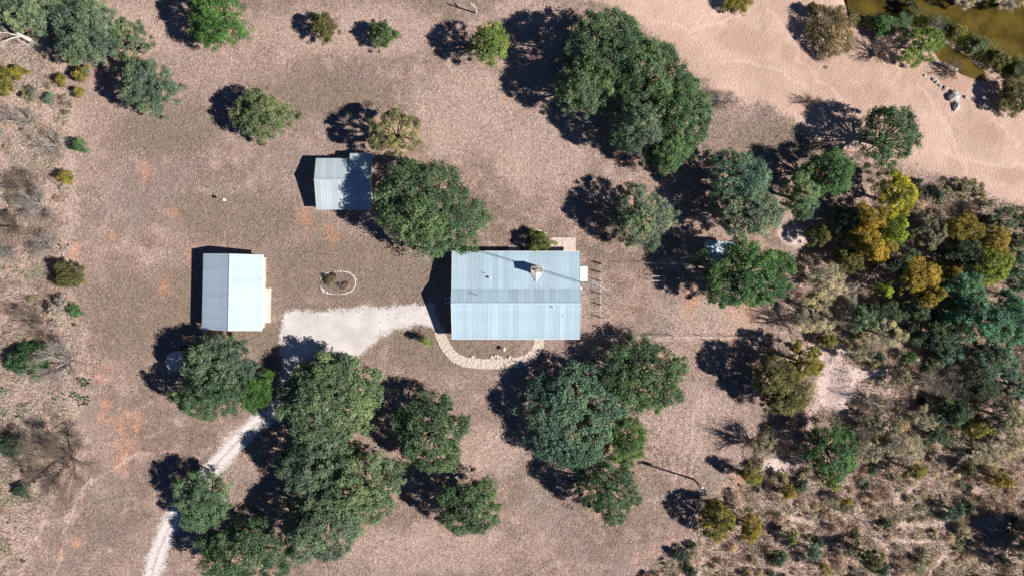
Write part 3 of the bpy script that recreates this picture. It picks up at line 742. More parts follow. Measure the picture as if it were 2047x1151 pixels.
opening(house, 'door', (6.6, 5.30, 1.05), (1.8, .06, 2.1))
opening(house, 'window', (-9.25, 2.5, 1.4), (.06, 1.4, 1.1)); opening(house, 'window', (-9.25, -4.5, 1.4), (.06, 1.4, 1.1))
opening(house, 'door', (10.55, 2.3, 1.02), (.06, 1.0, 2.04))
# chimney
chim = empty('chimney', (3.95, 2.95, 0), 0, house)
MB().box((0, 0, 3.25), (1.72, 1.0, 2.9)).build('chimney_stack', M['stone'], chim)
mb = MB()
for c_, d_ in (((0, -.47, 4.76), (1.82, .16, .12)), ((0, .47, 4.76), (1.82, .16, .12)), ((-.83, 0, 4.76), (.16, .78, .12)), ((.83, 0, 4.76), (.16, .78, .12)), ((-.06, 0, 4.73), (.12, .78, .06)), ((.38, 0, 4.755), (.76, .78, .07))): mb.box(c_, d_)
mb.build('chimney_crown', M['stone'], chim)
MB().tube([(-.42, 0, 4.6), (-.42, 0, 4.95)], .2, 10).build('flue', M['dark'], chim)
mb = MB(); mb.add([(-.9, -.53, 2.93), (.9, -.53, 2.93), (0, -2.0, 3.22), (0, -.53, 3.42)], [(0, 3, 2), (3, 1, 2)]); mb.build('cricket', M['trim'], chim)
mb = MB()
for c_, d_ in (((0, -.56, 2.98), (1.9, .05, .35)), ((-.91, 0, 2.95), (.05, 1.1, .28)), ((.91, 0, 2.95), (.05, 1.1, .28))): mb.box(c_, d_)
mb.build('flashing', M['galv'], chim)
for px, py, h_, r_ in ((955.5, 590, .95, .055), (978.5, 555, .35, .13), (972, 547, .62, .04), (1105, 613.5, .45, .07), (1127, 631, .2, .06)):
    p = at(px, py, 3.3); y = p.y
    zr = 3.22 - (y + .12) * .156 if y > -.12 else (3.22 - (y + .12) * .463 if y > -2.45 else 4.3 + (y + 2.45) * .3425)
    mb = MB().tube([(p.x, y, zr - .1), (p.x, y, zr + h_)], r_, 8)
    mb.tube([(p.x, y, zr + h_), (p.x, y, zr + h_ + .05)], [r_ * 1.5, r_ * 1.2], 8)
    mb.build('vent_pipe', M['galv'], house, True)
# east porch roof
pr = MB().box((11.72, 2.3, 2.02), (1.3, 2.4, .06)).build('porch_roof', M['roof_garage'], house)
for k in range(6):
    me_ = panel_mesh(1.3, .4, 2); me_.materials.append(M['trim'])
    o_ = bpy.data.objects.new('roof_panel', me_); COL.objects.link(o_); o_.parent = pr; o_.location = (12.37, 1.1 + k * .4, 2.055); o_.rotation_euler = (0, 0, PI / 2)
for y in (1.2, 3.4): MB().box((12.25, y, 1.0), (.1, .1, 2.0)).build('porch_post', M['trim'], house)
mb = MB(); mb.tube([(11.0, .05, 3.35), (11.5, -.25, 3.0)], .04, 6)
sp_ = [(11.45 + .0, -.2, 3.05)]
for k in range(12):
    a = 2 * PI * k / 12; sp_.append((11.45 + .38 * math.cos(a) * .8, -.15 + .38 * math.sin(a), 3.15 + .2 * math.cos(a)))
mb.add(sp_, [(0, 1 + k, 1 + (k + 1) % 12) for k in range(12)]); mb.build('wall_dish', M['trim'], house)

# --- garage
cxg, cyg = -547 / S, -8.4 / S
gar = empty('garage', (cxg, cyg, 0), math.radians(90 - 1.15)); tag(gar, 'garage with blue-white ribbed metal gable roof left of the gravel', 'garage')
hl = 6.13; wh = 4.83
prof = [(-wh, 2.45), (0, 4.0), (wh, 2.45)]
wall_body(gar, M['wall'], -hl + .3, hl - .3, prof, .35)
roof = roof_body(gar, M['roof_garage'], -hl, hl, prof)
slope_panels(roof, M['roof_garage'], -hl, hl, -wh - .03, 2.44, 0, 4.0, .88, 3)
slope_panels(roof, M['roof_garage'], -hl, hl, wh + .03, 2.44, 0, 4.0, .88, 3)
mb = MB(); mb.add([(-hl - .03, -.2, 3.985), (-hl - .03, 0, 4.07), (-hl - .03, .2, 3.985), (hl + .03, -.2, 3.985), (hl + .03, 0, 4.07), (hl + .03, .2, 3.985)], [(0, 1, 4, 3), (1, 2, 5, 4)])
mb.build('ridge_cap', M['roof_garage'], roof)
for xx in (-hl - .045, hl + .005):
    mb = MB()
    for (a, za), (b, zb) in zip(prof[:-1], prof[1:]):
        mb.add([(xx, a, za + .06), (xx + .04, a, za + .06), (xx + .04, b, zb + .06), (xx, b, zb + .06), (xx, a, za - .2), (xx + .04, a, za - .2), (xx + .04, b, zb - .2), (xx, b, zb - .2)],
               [(0, 1, 2, 3), (4, 5, 6, 7), (0, 3, 7, 4), (1, 2, 6, 5)])
    mb.build('gable_trim', M['trim'], gar)
for y in (-wh - .06, wh + .06): MB().box((0, y, 2.36), (2 * hl, .05, .13)).build('eave_trim', M['trim'], gar)
dr = MB().box((-2.6, -wh + .33, 1.1), (5.0, .06, 2.2)).build('garage_door', M['trim'], gar)
for k in range(4): MB().box((-2.6, -wh + .29, .3 + k * .54), (4.9, .03, .5)).build('door_section', M['trim'], dr)
opening(gar, 'door', (2.3, -wh + .33, 1.02), (1.0, .06, 2.04))
opening(gar, 'window', (0, wh - .33, 1.4), (1.2, .06, .9))
ap = MB(); P = [at(523, 575), at(542.5, 576), at(541, 645), at(520, 645)]
ap.prism([(p.x - 1.2 * (i in (0, 3)) , p.y) for i, p in enumerate(P)], -.1, .05); tag(ap.build('garage_apron', M['concrete']), kind='structure')
p = at(526, 556); tag(MB().box((p.x, p.y, .03), (1.0, 1.0, .12)).build('door_step', M['concrete']), kind='structure')

# --- cabin
cab = empty('cabin', (-330 / S, 211 / S, 0)); tag(cab, 'small cabin with grey-white metal roof half in oak shade', 'cabin')
prof = [(-4.78, 2.05), (0, 3.4), (3.55, 2.3)]; hl = 4.55
wall_body(cab, M['wall'], -hl + .3, hl - .3, prof, .35)
roof = roof_body(cab, M['roof_cabin'], -hl, hl, prof)
slope_panels(roof, M['roof_cabin'], -hl, hl, -4.81, 2.04, 0, 3.4, .9, 2)
slope_panels(roof, M['roof_cabin'], -hl, hl, 3.58, 2.29, 0, 3.4, .9, 3)
mb = MB(); mb.add([(-hl - .03, -.18, 3.39), (-hl - .03, 0, 3.465), (-hl - .03, .18, 3.385), (hl + .03, -.18, 3.39), (hl + .03, 0, 3.465), (hl + .03, .18, 3.385)], [(0, 1, 4, 3), (1, 2, 5, 4)])
mb.build('ridge_cap', M['roof_cabin'], roof)
pr = roof_body(cab, M['roof_cabin'], 1.0, 4.72, [(1.2, 3.17), (4.35, 2.32)], .06); pr.name = 'side_roof'
slope_panels(pr, M['roof_cabin'], 1.0, 4.72, 4.38, 2.31, 1.2, 3.17, .93, 3)
for x in (1.2, 4.5): MB().box((x, 4.15, 1.1), (.1, .1, 2.2)).build('porch_post', M['trim'], cab)
opening(cab, 'window', (-2.2, -4.43, 1.2), (1.2, .06, .9)); opening(cab, 'door', (1.5, -4.43, 1.0), (.95, .06, 1.85)); opening(cab, 'window', (-4.27, 0, 1.4), (.06, 1.2, .9))

# --- low shed roof under the bright oak by the pen
p = at(1440, 502, 2.2)
sh = empty('garden_shed', (p.x, p.y, 0), math.radians(-4)); tag(sh, 'small pale metal shed half hidden under the bright oak', 'shed')
prof = [(-1.6, 2.0), (1.6, 2.5)]
MB().box((0, 0, .98), (4.2, 2.8, 1.94)).build('wall', M['wall'], sh)
r_ = roof_body(sh, M['roof_garage'], -2.3, 2.3, prof, .06)
slope_panels(r_, M['roof_garage'], -2.3, 2.3, -1.62, 1.99, 1.6, 2.5, .92, 2)

# --- patio and steps behind the house
P = [at(1098, 475), at(1151, 475), at(1151, 506), at(1098, 506)]
yb = 5.36
pat = empty('patio', (0, 0, 0)); pat['kind'] = 'structure'
xm = (P[0].x + P[1].x) / 2
for xa, xb in ((P[0].x, xm - .012), (xm + .012, P[1].x)):
    MB().box(((xa + xb) / 2, (P[0].y + yb) / 2, .02), (xb - xa, P[0].y - yb, .16)).build('concrete_slab', M['concrete'], pat)
p = at(1028, 497); tag(MB().box((p.x, (p.y + .4 + yb) / 2, .02), (2.0, p.y + .4 - yb, .2)).build('back_step', M['concrete']), kind='structure')
c_ = at(1074, 487); mb = MB(); ring = []
for k in range(28):
    a = 2 * PI * k / 28; ring.append((c_.x + 2.15 * math.cos(a), c_.y + 2.15 * math.sin(a)))
    
mb = MB()
for k in range(28):
    a0, a1 = 2 * PI * k / 28, 2 * PI * (k + .96) / 28
    q = [(c_.x + r * math.cos(a), c_.y + r * math.sin(a)) for r, a in ((2.1, a0), (2.3, a0), (2.3, a1), (2.1, a1))]
    if min(y for x, y in q) > 5.5 and max(x for x, y in q) < P[0].x: mb.prism(q, -.03, .09)
tag(mb.build('bed_edging', M['white_stone']), 'curved pale edging around the clipped shrub behind the house', 'edging')

# air conditioner
p = at(894, 600, .8); ac = empty('air_conditioner', (p.x, p.y, 0)); tag(ac, 'square air conditioner with round fan beside the left gable', 'air conditioner')
MB().box((0, 0, .03), (1.05, 1.05, .1)).build('base_pad', M['concrete'], ac)
MB().box((0, 0, .43), (.86, .86, .7)).build('casing', M['galv'], ac)
MB().tube([(0, 0, .77), (0, 0, .80)], .34, 16).build('fan_opening', M['dark'], ac)
mb = MB()
for k in range(4): mb.box((0, 0, .81), (.72, .02, .015), k * PI / 4)
mb.build('fan_guard', M['galv'], ac)

# --- round water tank
p = at(352, 722, 2.4); tk = empty('water_tank', (p.x, p.y, 0)); tag(tk, 'round pale water tank beside the oak below the garage', 'water tank')
mb = MB(); nseg = 28
mb.tube([(0, 0, 0), (0, 0, .8), (0, 0, 1.6), (0, 0, 2.4)], 1.6, nseg, True); mb.build('tank_wall', M['galv'], tk)
mb = MB(); mb.tube([(0, 0, 2.38), (0, 0, 2.46), (0, 0, 2.75)], [1.68, 1.68, .3], nseg); mb.build('lid', M['concrete'], tk)
MB().tube([(0, 0, 2.7), (0, 0, 2.84)], .3, 12).build('hatch', M['galv'], tk)
for z in (.8, 1.6): MB().tube([(0, 0, z - .03), (0, 0, z + .03)], 1.63, nseg, False).build('hoop', M['galv'], tk)
p = at(368, 699, .9); tk2 = empty('water_trough', (p.x, p.y, 0)); tag(tk2, 'low round trough in the shade behind the water tank', 'trough')
mb = MB().tube([(0, 0, 0), (0, 0, .75)], 1.0, 20, True); mb.build('trough_wall', M['galv'], tk2)
MB().tube([(0, 0, .752), (0, 0, .757)], .92, 20).build('water_surface', M['water'], tk2)

# --- planter ring of white stones
bed = empty('planting_bed', at(675, 565)); tag(bed, 'oval planting bed ringed with white stones above the gravel', 'planter')
oval = []
for k in range(60):
    a = 2 * PI * k / 60; ca, sa = math.cos(a), math.sin(a); e = 2 / 2.5
    oval.append((2.95 * math.copysign(abs(ca) ** e, ca), 1.9 * math.copysign(abs(sa) ** e, sa) + .08 * ca))
MB().prism([(x * .97, y * .97) for x, y in oval], -.05, .06).build('bed_soil', M['soil'], bed)
stone_me = []
def rock_mesh(seed, name, flat=.7):
    r = np.random.default_rng(seed); import bmesh
    bm = bmesh.new(); bmesh.ops.create_icosphere(bm, subdivisions=1, radius=.5)
    for v in bm.verts:
        v.co *= 1 + r.uniform(-.22, .22); v.co.z *= flat
    me = bpy.data.meshes.new(name); bm.to_mesh(me); bm.free(); return me
for k in range(5):
    q = rock_mesh(k, 'border_stone', .75); q.materials.append(M['white_stone']); stone_me.append(q)
for k in range(60):
    x, y = oval[k]
    if k in (28, 29, 30, 31, 26): continue
    o_ = link('border_stone', random.choice(stone_me), None, bed, (x, y, .06), random.uniform(0, 6)); s_ = random.uniform(.20, .30); o_.scale = (s_ * 1.5, s_ * .9, s_)
    o_.rotation_euler[2] = math.atan2(oval[(k + 1) % 60][1] - y, oval[(k + 1) % 60][0] - x)
for x, y in ((-2.5, -1.2), (-2.3, -1.35), (-1.8, -1.6), (-2.65, -1.0)):
    o_ = link('border_stone', random.choice(stone_me), None, bed, (x, y, .15), random.uniform(0, 6)); o_.scale = (.5, .4, .45)
p = at(651, 541.5); tag(MB().tube([(p.x, p.y, -.05), (p.x + .02, p.y, 2.1)], .025, 6).build('marker_rod', M['rusty']), 'thin metal rod standing at the corner of the oval bed', 'rod')
p = at(681, 567); mb = MB()
for k in range(9):
    a = k * 2.4; mb.tube([(p.x, p.y, .05), (p.x + .35 * math.cos(a), p.y + .35 * math.sin(a), .5 + .03 * k)], [.03, .008], 4)
tag(mb.build('dead_shrub', M['grey_bark']), 'small dead grey stem in the middle of the oval bed', 'shrub')

# front bed: white ornament and border stones
p = at(1007, 697); fo = empty('bird_bath', (p.x, p.y, gz(p.x, p.y))); tag(fo, 'white bird bath in the front bed of the house', 'bird bath')
MB().tube([(0, 0, 0), (0, 0, .12), (0, 0, .6)], [.2, .09, .09], 10).build('pedestal', M['white_stone'], fo, True)
MB().tube([(0, 0, .58), (0, 0, .66), (0, 0, .72), (0, 0, .67)], [.1, .3, .36, .1], 14).build('basin', M['white_stone'], fo, True)
for i, (px, py, s_) in enumerate(((983, 713, .6), (989, 711, .5), (995, 712, .75), (1000, 714, .6), (1019, 713, .6), (944, 713, .5), (948, 712, .4), (986, 716, .4))):
    p = at(px, py); o_ = link('border_stone', stone_me[i % 5], None, None, (p.x, p.y, .1), i); o_.scale = (s_, s_ * .8, s_ * .7)
    tag(o_, ('fourth', 'fifth', 'second largest', 'sixth', 'rightmost', 'leftmost', 'second', 'little third')[i] + ' white stone from the left along the inner edge of the house path', 'stone', 'white stones along the house path')

# --- pen fence
def fence(name, label, pts, hh, post_r, wires, group='wire fences of the pen'):
    root = empty(name, at(*pts[0])); b = root.location.copy(); tag(root, label, 'fence', group)
    W = [at(*q) - b for q in pts]
    for p in W: MB().tube([(p.x, p.y, p.z - .2), (p.x, p.y, p.z + hh)], [post_r, post_r * .85], 7).build('fence_post', M['post_wood'], root)
    for k in range(wires):
        z = hh * (.15 + .8 * k / max(1, wires - 1))
        MB().tube([(p.x + .0, p.y, p.z + z) for p in W], .014, 4).build('wire', M['galv'], root)
fence('wire_fence', 'wire fence running down beside the right gable of the house', [(1201, 528), (1200.5, 544.5), (1200.5, 561.5), (1200, 587), (1200, 609), (1200, 634), (1202, 655), (1205, 667)], 1.3, .11, 4)
fence('wire_fence', 'wire fence along the upper side of the pen', [(1203, 527), (1240, 526), (1280, 525), (1318, 527), (1362, 527), (1405, 526)], 1.1, .05, 3)
fence('wire_fence', 'wire fence along the lower side of the pen', [(1206, 669), (1255, 670), (1300, 670), (1345, 671), (1400, 671), (1450, 672), (1500, 673), (1536, 674)], 1.1, .05, 4)
b0 = at(1301, 561); gt = empty('pipe_rack', b0); tag(gt, 'pale pipe frame standing in the pen', 'rack')
for x, y in ((0, 0), (2.1, 0), (0, .75), (2.1, .75)): MB().tube([(x, y, 0), (x, y, .75)], .03, 6).build('leg', M['rusty'], gt)
for y in (0, .75): MB().tube([(0, y, .75), (2.1, y, .75)], .04, 6).build('rail', M['trim'], gt)
for x in (0, 2.1): MB().tube([(x, 0, .75), (x, .75, .75)], .03, 6).build('end_rail', M['rusty'], gt)

# --- aerial mast by the right gable
p = at(1164, 566.5); tw = empty('aerial_mast', (p.x, p.y, 0)); tag(tw, 'tall lattice aerial mast against the right gable of the house', 'mast')
TH = 17.0; tri = [(.17 * math.cos(a), .17 * math.sin(a)) for a in (.5, .5 + 2 * PI / 3, .5 + 4 * PI / 3)]
for x, y in tri: MB().tube([(x, y, 0), (x, y, TH)], .022, 5).build('mast_rail', M['galv'], tw)
mb = MB(); z = .3; k = 0
while z < TH - .3:
    a = tri[k % 3]; b = tri[(k + 1) % 3]; mb.tube([(a[0], a[1], z), (b[0], b[1], z + .3)], .011, 4, False)
    a = tri[(k + 1) % 3]; b = tri[(k + 2) % 3]; mb.tube([(a[0], a[1], z), (b[0], b[1], z + .3)], .011, 4, False); z += .3; k += 1
mb.build('lattice', M['galv'], tw)
MB().tube([(0, 0, TH - .6), (0, 0, TH + 1.6)], .03, 6).build('mast_pipe', M['galv'], tw)
MB().box((0, 0, TH - .1), (.3, .25, .35)).build('rotor', M['galv'], tw)
an = empty('yagi_aerial', (0, 0, TH + 1.4), math.radians(-32), tw)
MB().tube([(-.6, 0, 0), (2.2, 0, 0)], .035, 5).build('boom', M['trim'], an)
for k in range(9):
    x = -.55 + k * .33; h_ = 1.0 - .075 * k
    MB().tube([(x, -h_, .03), (x, h_, .03)], .016, 4).build('element', M['galv'], an)
MB().tube([(-.7, 0, 9.2), (.5, .2, 9.2)], .03, 5).build('side_arm', M['galv'], tw)
mb = MB()
for k in range(4): mb.tube([(-.7 + k * .1, -.5, 9.25), (-.7 + k * .1, .5, 9.25)], .015, 4)
mb.build('side_aerial', M['galv'], tw)

# --- power pole and lines
b0 = at(1387, 957); pole = empty('power_pole', b0); tag(pole, 'wooden power pole with transformer at lower right of the yard', 'pole')
PHT = 7.6
MB().tube([(0, 0, -.3), (0, 0, PHT)], [.17, .11], 8).build('pole_shaft', M['pole_wood'], pole, True)
MB().tube([(-.38, .28, 5.5), (-.38, .28, 5.6), (-.38, .28, 6.35), (-.38, .28, 6.42)], [.2, .27, .27, .15], 12).build('transformer', M['galv'], pole)
MB().tube([(-.38, .28, 6.05), (0, 0, 6.05)], .03, 5).build('bracket', M['galv'], pole)
MB().box((.0, 0, 7.1), (.95, .1, .12), .5).build('crossarm', M['pole_wood'], pole)
for x in (-.4, .4): MB().tube([(x * .88, x * .48, 7.15), (x * .88, x * .48, 7.36)], [.05, .03], 6).build('insulator', M['white_stone'], pole)
e0 = at(1170, 1480); pole2 = empty('power_pole', (e0.x, e0.y, e0.z)); tag(pole2, 'next wooden power pole below the bottom edge of the picture', 'pole')
MB().tube([(0, 0, -.3), (0, 0, PHT)], [.17, .11], 8).build('pole_shaft', M['pole_wood'], pole2, True)
MB().box((.0, 0, 7.1), (.95, .1, .12), .5).build('crossarm', M['pole_wood'], pole2)
for x, nm in ((-.4, 'left'), (.4, 'right')):
    A = b0 + Vector((x * .88, x * .48, 7.37)); B = e0 + Vector((x * .88, x * .48, 7.2)); pts = []
    for k in range(15):
        q = A.lerp(B, k / 14); q.z -= 1.2 * 4 * (k / 14) * (1 - k / 14); pts.append(q)
    tag(MB().tube(pts, .014, 4).build('power_line', M['galv']), nm + '-hand wire running from the power pole to the bottom edge', 'cable', 'power lines')

# --- small posts
b0 = at(952, 27); q = empty('forked_post', b0); tag(q, 'pale forked wooden post standing at the top edge of the field', 'post')
MB().tube([(0, 0, -.2), (0, 0, 2.6)], .13, 7).build('post_shaft', M['dead_wood'], q)
for s_ in (-1, 1): MB().tube([(0, 0, 2.5), (s_ * .75, .3, 3.5)], [.11, .08], 6).build('fork_arm', M['dead_wood'], q)
b0 = at(459, 403); q = empty('nest_box_post', b0); tag(q, 'white-topped thin post with a box alone in the left field', 'post')
MB().tube([(0, 0, -.1), (0, 0, 1.9)], .035, 6).build('post_shaft', M['galv'], q)
MB().box((0, 0, 2.05), (.3, .3, .35)).build('box', M['white_stone'], q); MB().box((0, 0, 2.25), (.4, .4, .05)).build('lid', M['trim'], q)

# --- boulders on the bank, logs
bould = [rock_mesh(50 + k, 'boulder', .8) for k in range(4)]
for q in bould: q.materials.append(M['rock'])
for i, (px, py, s_, lb) in enumerate(((1867, 160, 1.0, 'pale boulder just below the fallen log, highest of the row'), (1871, 164, .9, 'second pale boulder below the fallen log'), (1880, 172, .7, 'long small boulder in the middle of the bank row'),
        (1890, 177, .9, 'white boulder right of the middle of the bank row'), (1885, 181, .5, 'little stone below the white boulder on the bank'), (1903, 196, 2.1, 'biggest boulder of the row on the sandy bank'), (1908, 190, 1.5, 'boulder leaning on the upper side of the biggest one'),
        (1912, 202, 1.2, 'boulder leaning on the lower side of the biggest one'), (1910, 215, 1.7, 'lowest boulder of the row on the sandy bank'), (1930, 195, .8, 'single small boulder right of the row on the bank'), (1848, 152, .6, 'small stone at the upper end of the bank row'))):
    p = at(px, py); o_ = link('boulder', bould[i % 4], None, None, (p.x, p.y, p.z + .18 * s_), i * 1.3); o_.scale = (s_, s_ * .75, s_ * .75); tag(o_, lb, 'boulder', 'boulders on the sandy bank')
def branchy(seed, start, dirs, segs, r0, L0, depth, up=0.0, spread=.5, n=5):
    """a tapering forked limb as one mesh"""
    r = random.Random(seed); mb = MB()
    def grow(p, d, rad, ln, dep):
        pts = [p]; rads = [rad]
        for k in range(segs):
            d = (d + Vector((r.uniform(-1, 1), r.uniform(-1, 1), r.uniform(-.6, .6) + up)) * .22).normalized()
            p = p + d * ln / segs; pts.append(p); rads.append(rad * (1 - .5 * (k + 1) / segs))
        mb.tube(pts, rads, n if rad > .05 else 3, False)
        if dep > 0:
            for q in range(r.choice((2, 3, 3))):
                i = r.randint(max(1, segs - 2), segs) if q else segs
                dd = (d + Vector((r.uniform(-1, 1), r.uniform(-1, 1), r.uniform(-.5, .7))) * spread * 1.6).normalized()
                grow(pts[i], dd, rads[i] * r.uniform(.6, .85), ln * r.uniform(.55, .8), dep - 1)
    for d in dirs: grow(Vector(start), Vector(d).normalized(), r0 * r.uniform(.8, 1.1), L0 * r.uniform(.8, 1.15), depth)
    return mb
b0 = at(66, 84); q = empty('fallen_tree', b0); tag(q, 'bleached fallen tree with white limbs under the top left oaks', 'dead tree')
MB().tube([(.3, -.5, .3), (0, 0, .55), (-.9, .45, .9), (-2.0, 1.1, 1.2), (-2.7, 2.0, 1.4)], [.38, .40, .33, .24, .1], 8).build('trunk', M['dead_wood'], q, True)
branchy(5, (-1.2, .55, .95), [(-1, .05, .1), (-1, -.25, .2)], 4, .17, 2.4, 2, 0, .5).build('limbs', M['dead_wood'], q)
branchy(8, (.2, -.4, .45), [(-.7, -.6, .1), (-1, -.3, .2)], 4, .11, 1.7, 2, 0, .5).build('lower_limbs', M['dead_wood'], q)
b0 = at(92, 112); q = branchy(21, (0, 0, .15), [(.8, -.9, .05), (.3, -1, .1), (1, -.5, .1)], 4, .07, 1.8, 2, 0, .5).build('dead_branches', M['dead_wood'], None, False, b0); tag(q, 'bleached dead branches lying right of the fallen tree', 'branches')
b0 = at(72, 130); q = branchy(22, (0, 0, .12), [(-.6, -.6, .05), (.7, .2, .1)], 4, .06, 1.3, 2, 0, .5).build('dead_branches', M['dead_wood'], None, False, b0); tag(q, 'small pile of pale sticks below the fallen tree', 'branches')
b0 = at(1858, 124); q = empty('fallen_log', b0); tag(q, 'grey fallen log on the bank above the boulders', 'log')
E = [at(1858, 123) - b0, at(1870, 125) - b0, at(1888, 133) - b0, at(1907, 143) - b0]
MB().tube([p + Vector((0, 0, .5 + .1 * i)) for i, p in enumerate(E)], [.16, .22, .26, .3], 8).build('trunk', M['dead_wood'], q, True)
MB().tube([E[3] + Vector((0, 0, .8)), E[3] + Vector((.25, -.3, .1)), E[3] + Vector((.2, -.7, -.2))], [.26, .16, .05], 6).build('root', M['dead_wood'], q, True)
for px, py, sd_, lb in ((1755, 556, 31, 'white dead snag in the dark hollow of the wood'), (1828, 500, 32, 'pale dead branches among the ochre trees, upper'), (1790, 528, 33, 'pale dead branches among the ochre trees, lower'), (1838, 655, 34, 'pale dead limb hanging at the bottom of the wood'), (1782, 912, 35, 'white curled dead limb beside the pale grey shrub')):
    b0 = at(px, py); q = branchy(sd_, (0, 0, 0), [(.2, -.3, 1), (-.6, .5, .9)], 4, .13, 3.0, 2, .05, .6).build('dead_snag', M['dead_wood'], None, False, b0); tag(q, lb, 'dead tree')

# ------------------------------------------------------------------ plants: shapes
PAL = dict(
    oak=[(.058, .088, .045), (.075, .105, .058), (.043, .068, .036)], oak_g=[(.082, .105, .072), (.065, .088, .055), (.10, .12, .09)], oak_gr=[(.06, .10, .045), (.078, .118, .058), (.05, .08, .035)],
    oak_d=[(.045, .062, .035), (.058, .07, .045), (.035, .05, .03)], pale=[(.13, .15, .095), (.105, .13, .08), (.085, .105, .065)], pale_o=[(.098, .128, .068), (.08, .11, .055), (.115, .135, .085)],
    pale_g=[(.105, .13, .088), (.085, .11, .07), (.13, .145, .11)], pale_gr=[(.085, .125, .07), (.10, .14, .085), (.07, .10, .055)], green=[(.052, .105, .026), (.07, .125, .033), (.042, .08, .022)],
    green_d=[(.048, .095, .035), (.062, .112, .045), (.038, .07, .028)], green_o=[(.06, .10, .028), (.075, .115, .035), (.045, .075, .022)], lime_g=[(.12, .15, .035), (.10, .135, .035), (.15, .165, .05)],
    olive_g=[(.085, .098, .05), (.07, .082, .042), (.10, .11, .065)], olive_d=[(.078, .08, .026), (.06, .066, .022), (.095, .092, .035)], olive_y=[(.13, .125, .022), (.10, .10, .02), (.155, .14, .03)],
    sparse_g=[(.085, .105, .06), (.10, .12, .075), (.065, .085, .045)], sparse_o=[(.115, .12, .06), (.095, .10, .048), (.14, .14, .08)], sparse_d=[(.05, .078, .04), (.062, .092, .05), (.04, .062, .032)],
    teal=[(.055, .115, .075), (.07, .14, .095), (.045, .085, .058)], teal_g=[(.075, .115, .085), (.06, .095, .068), (.095, .13, .10)], lime=[(.21, .215, .02), (.175, .18, .018), (.24, .235, .028)],
    lime_o=[(.155, .17, .02), (.125, .14, .02), (.185, .20, .026)], ochre=[(.215, .165, .024), (.175, .14, .02), (.25, .185, .038)], ochre_o=[(.165, .135, .022), (.135, .115, .02), (.20, .155, .028)],
    grey_o=[(.13, .13, .085), (.10, .10, .06), (.17, .16, .115)], palegrey=[(.25, .24, .17), (.20, .20, .13), (.29, .27, .21)], greytwig=[(.30, .27, .24), (.24, .215, .19), (.35, .32, .29)],
    clipped=[(.075, .085, .022), (.09, .098, .03), (.06, .068, .018)], brownolive=[(.135, .105, .055), (.11, .10, .035), (.155, .115, .07)], brown=[(.24, .18, .14), (.19, .14, .11), (.29, .22, .18)], greybrush=[(.31, .265, .22), (.25, .215, .175), (.36, .31, .26)])
SPARSE = dict(sparse_g=.55, sparse_o=.66, sparse_d=.72, palegrey=.5, greytwig=.45, grey_o=.6, brownolive=.75, brown=.5, greybrush=.45, lime_g=.8, oak=.95)
def unit(r, n):
    v = r.normal(size=(n, 3)); return v / np.linalg.norm(v, axis=1)[:, None]
LEAFD = 82
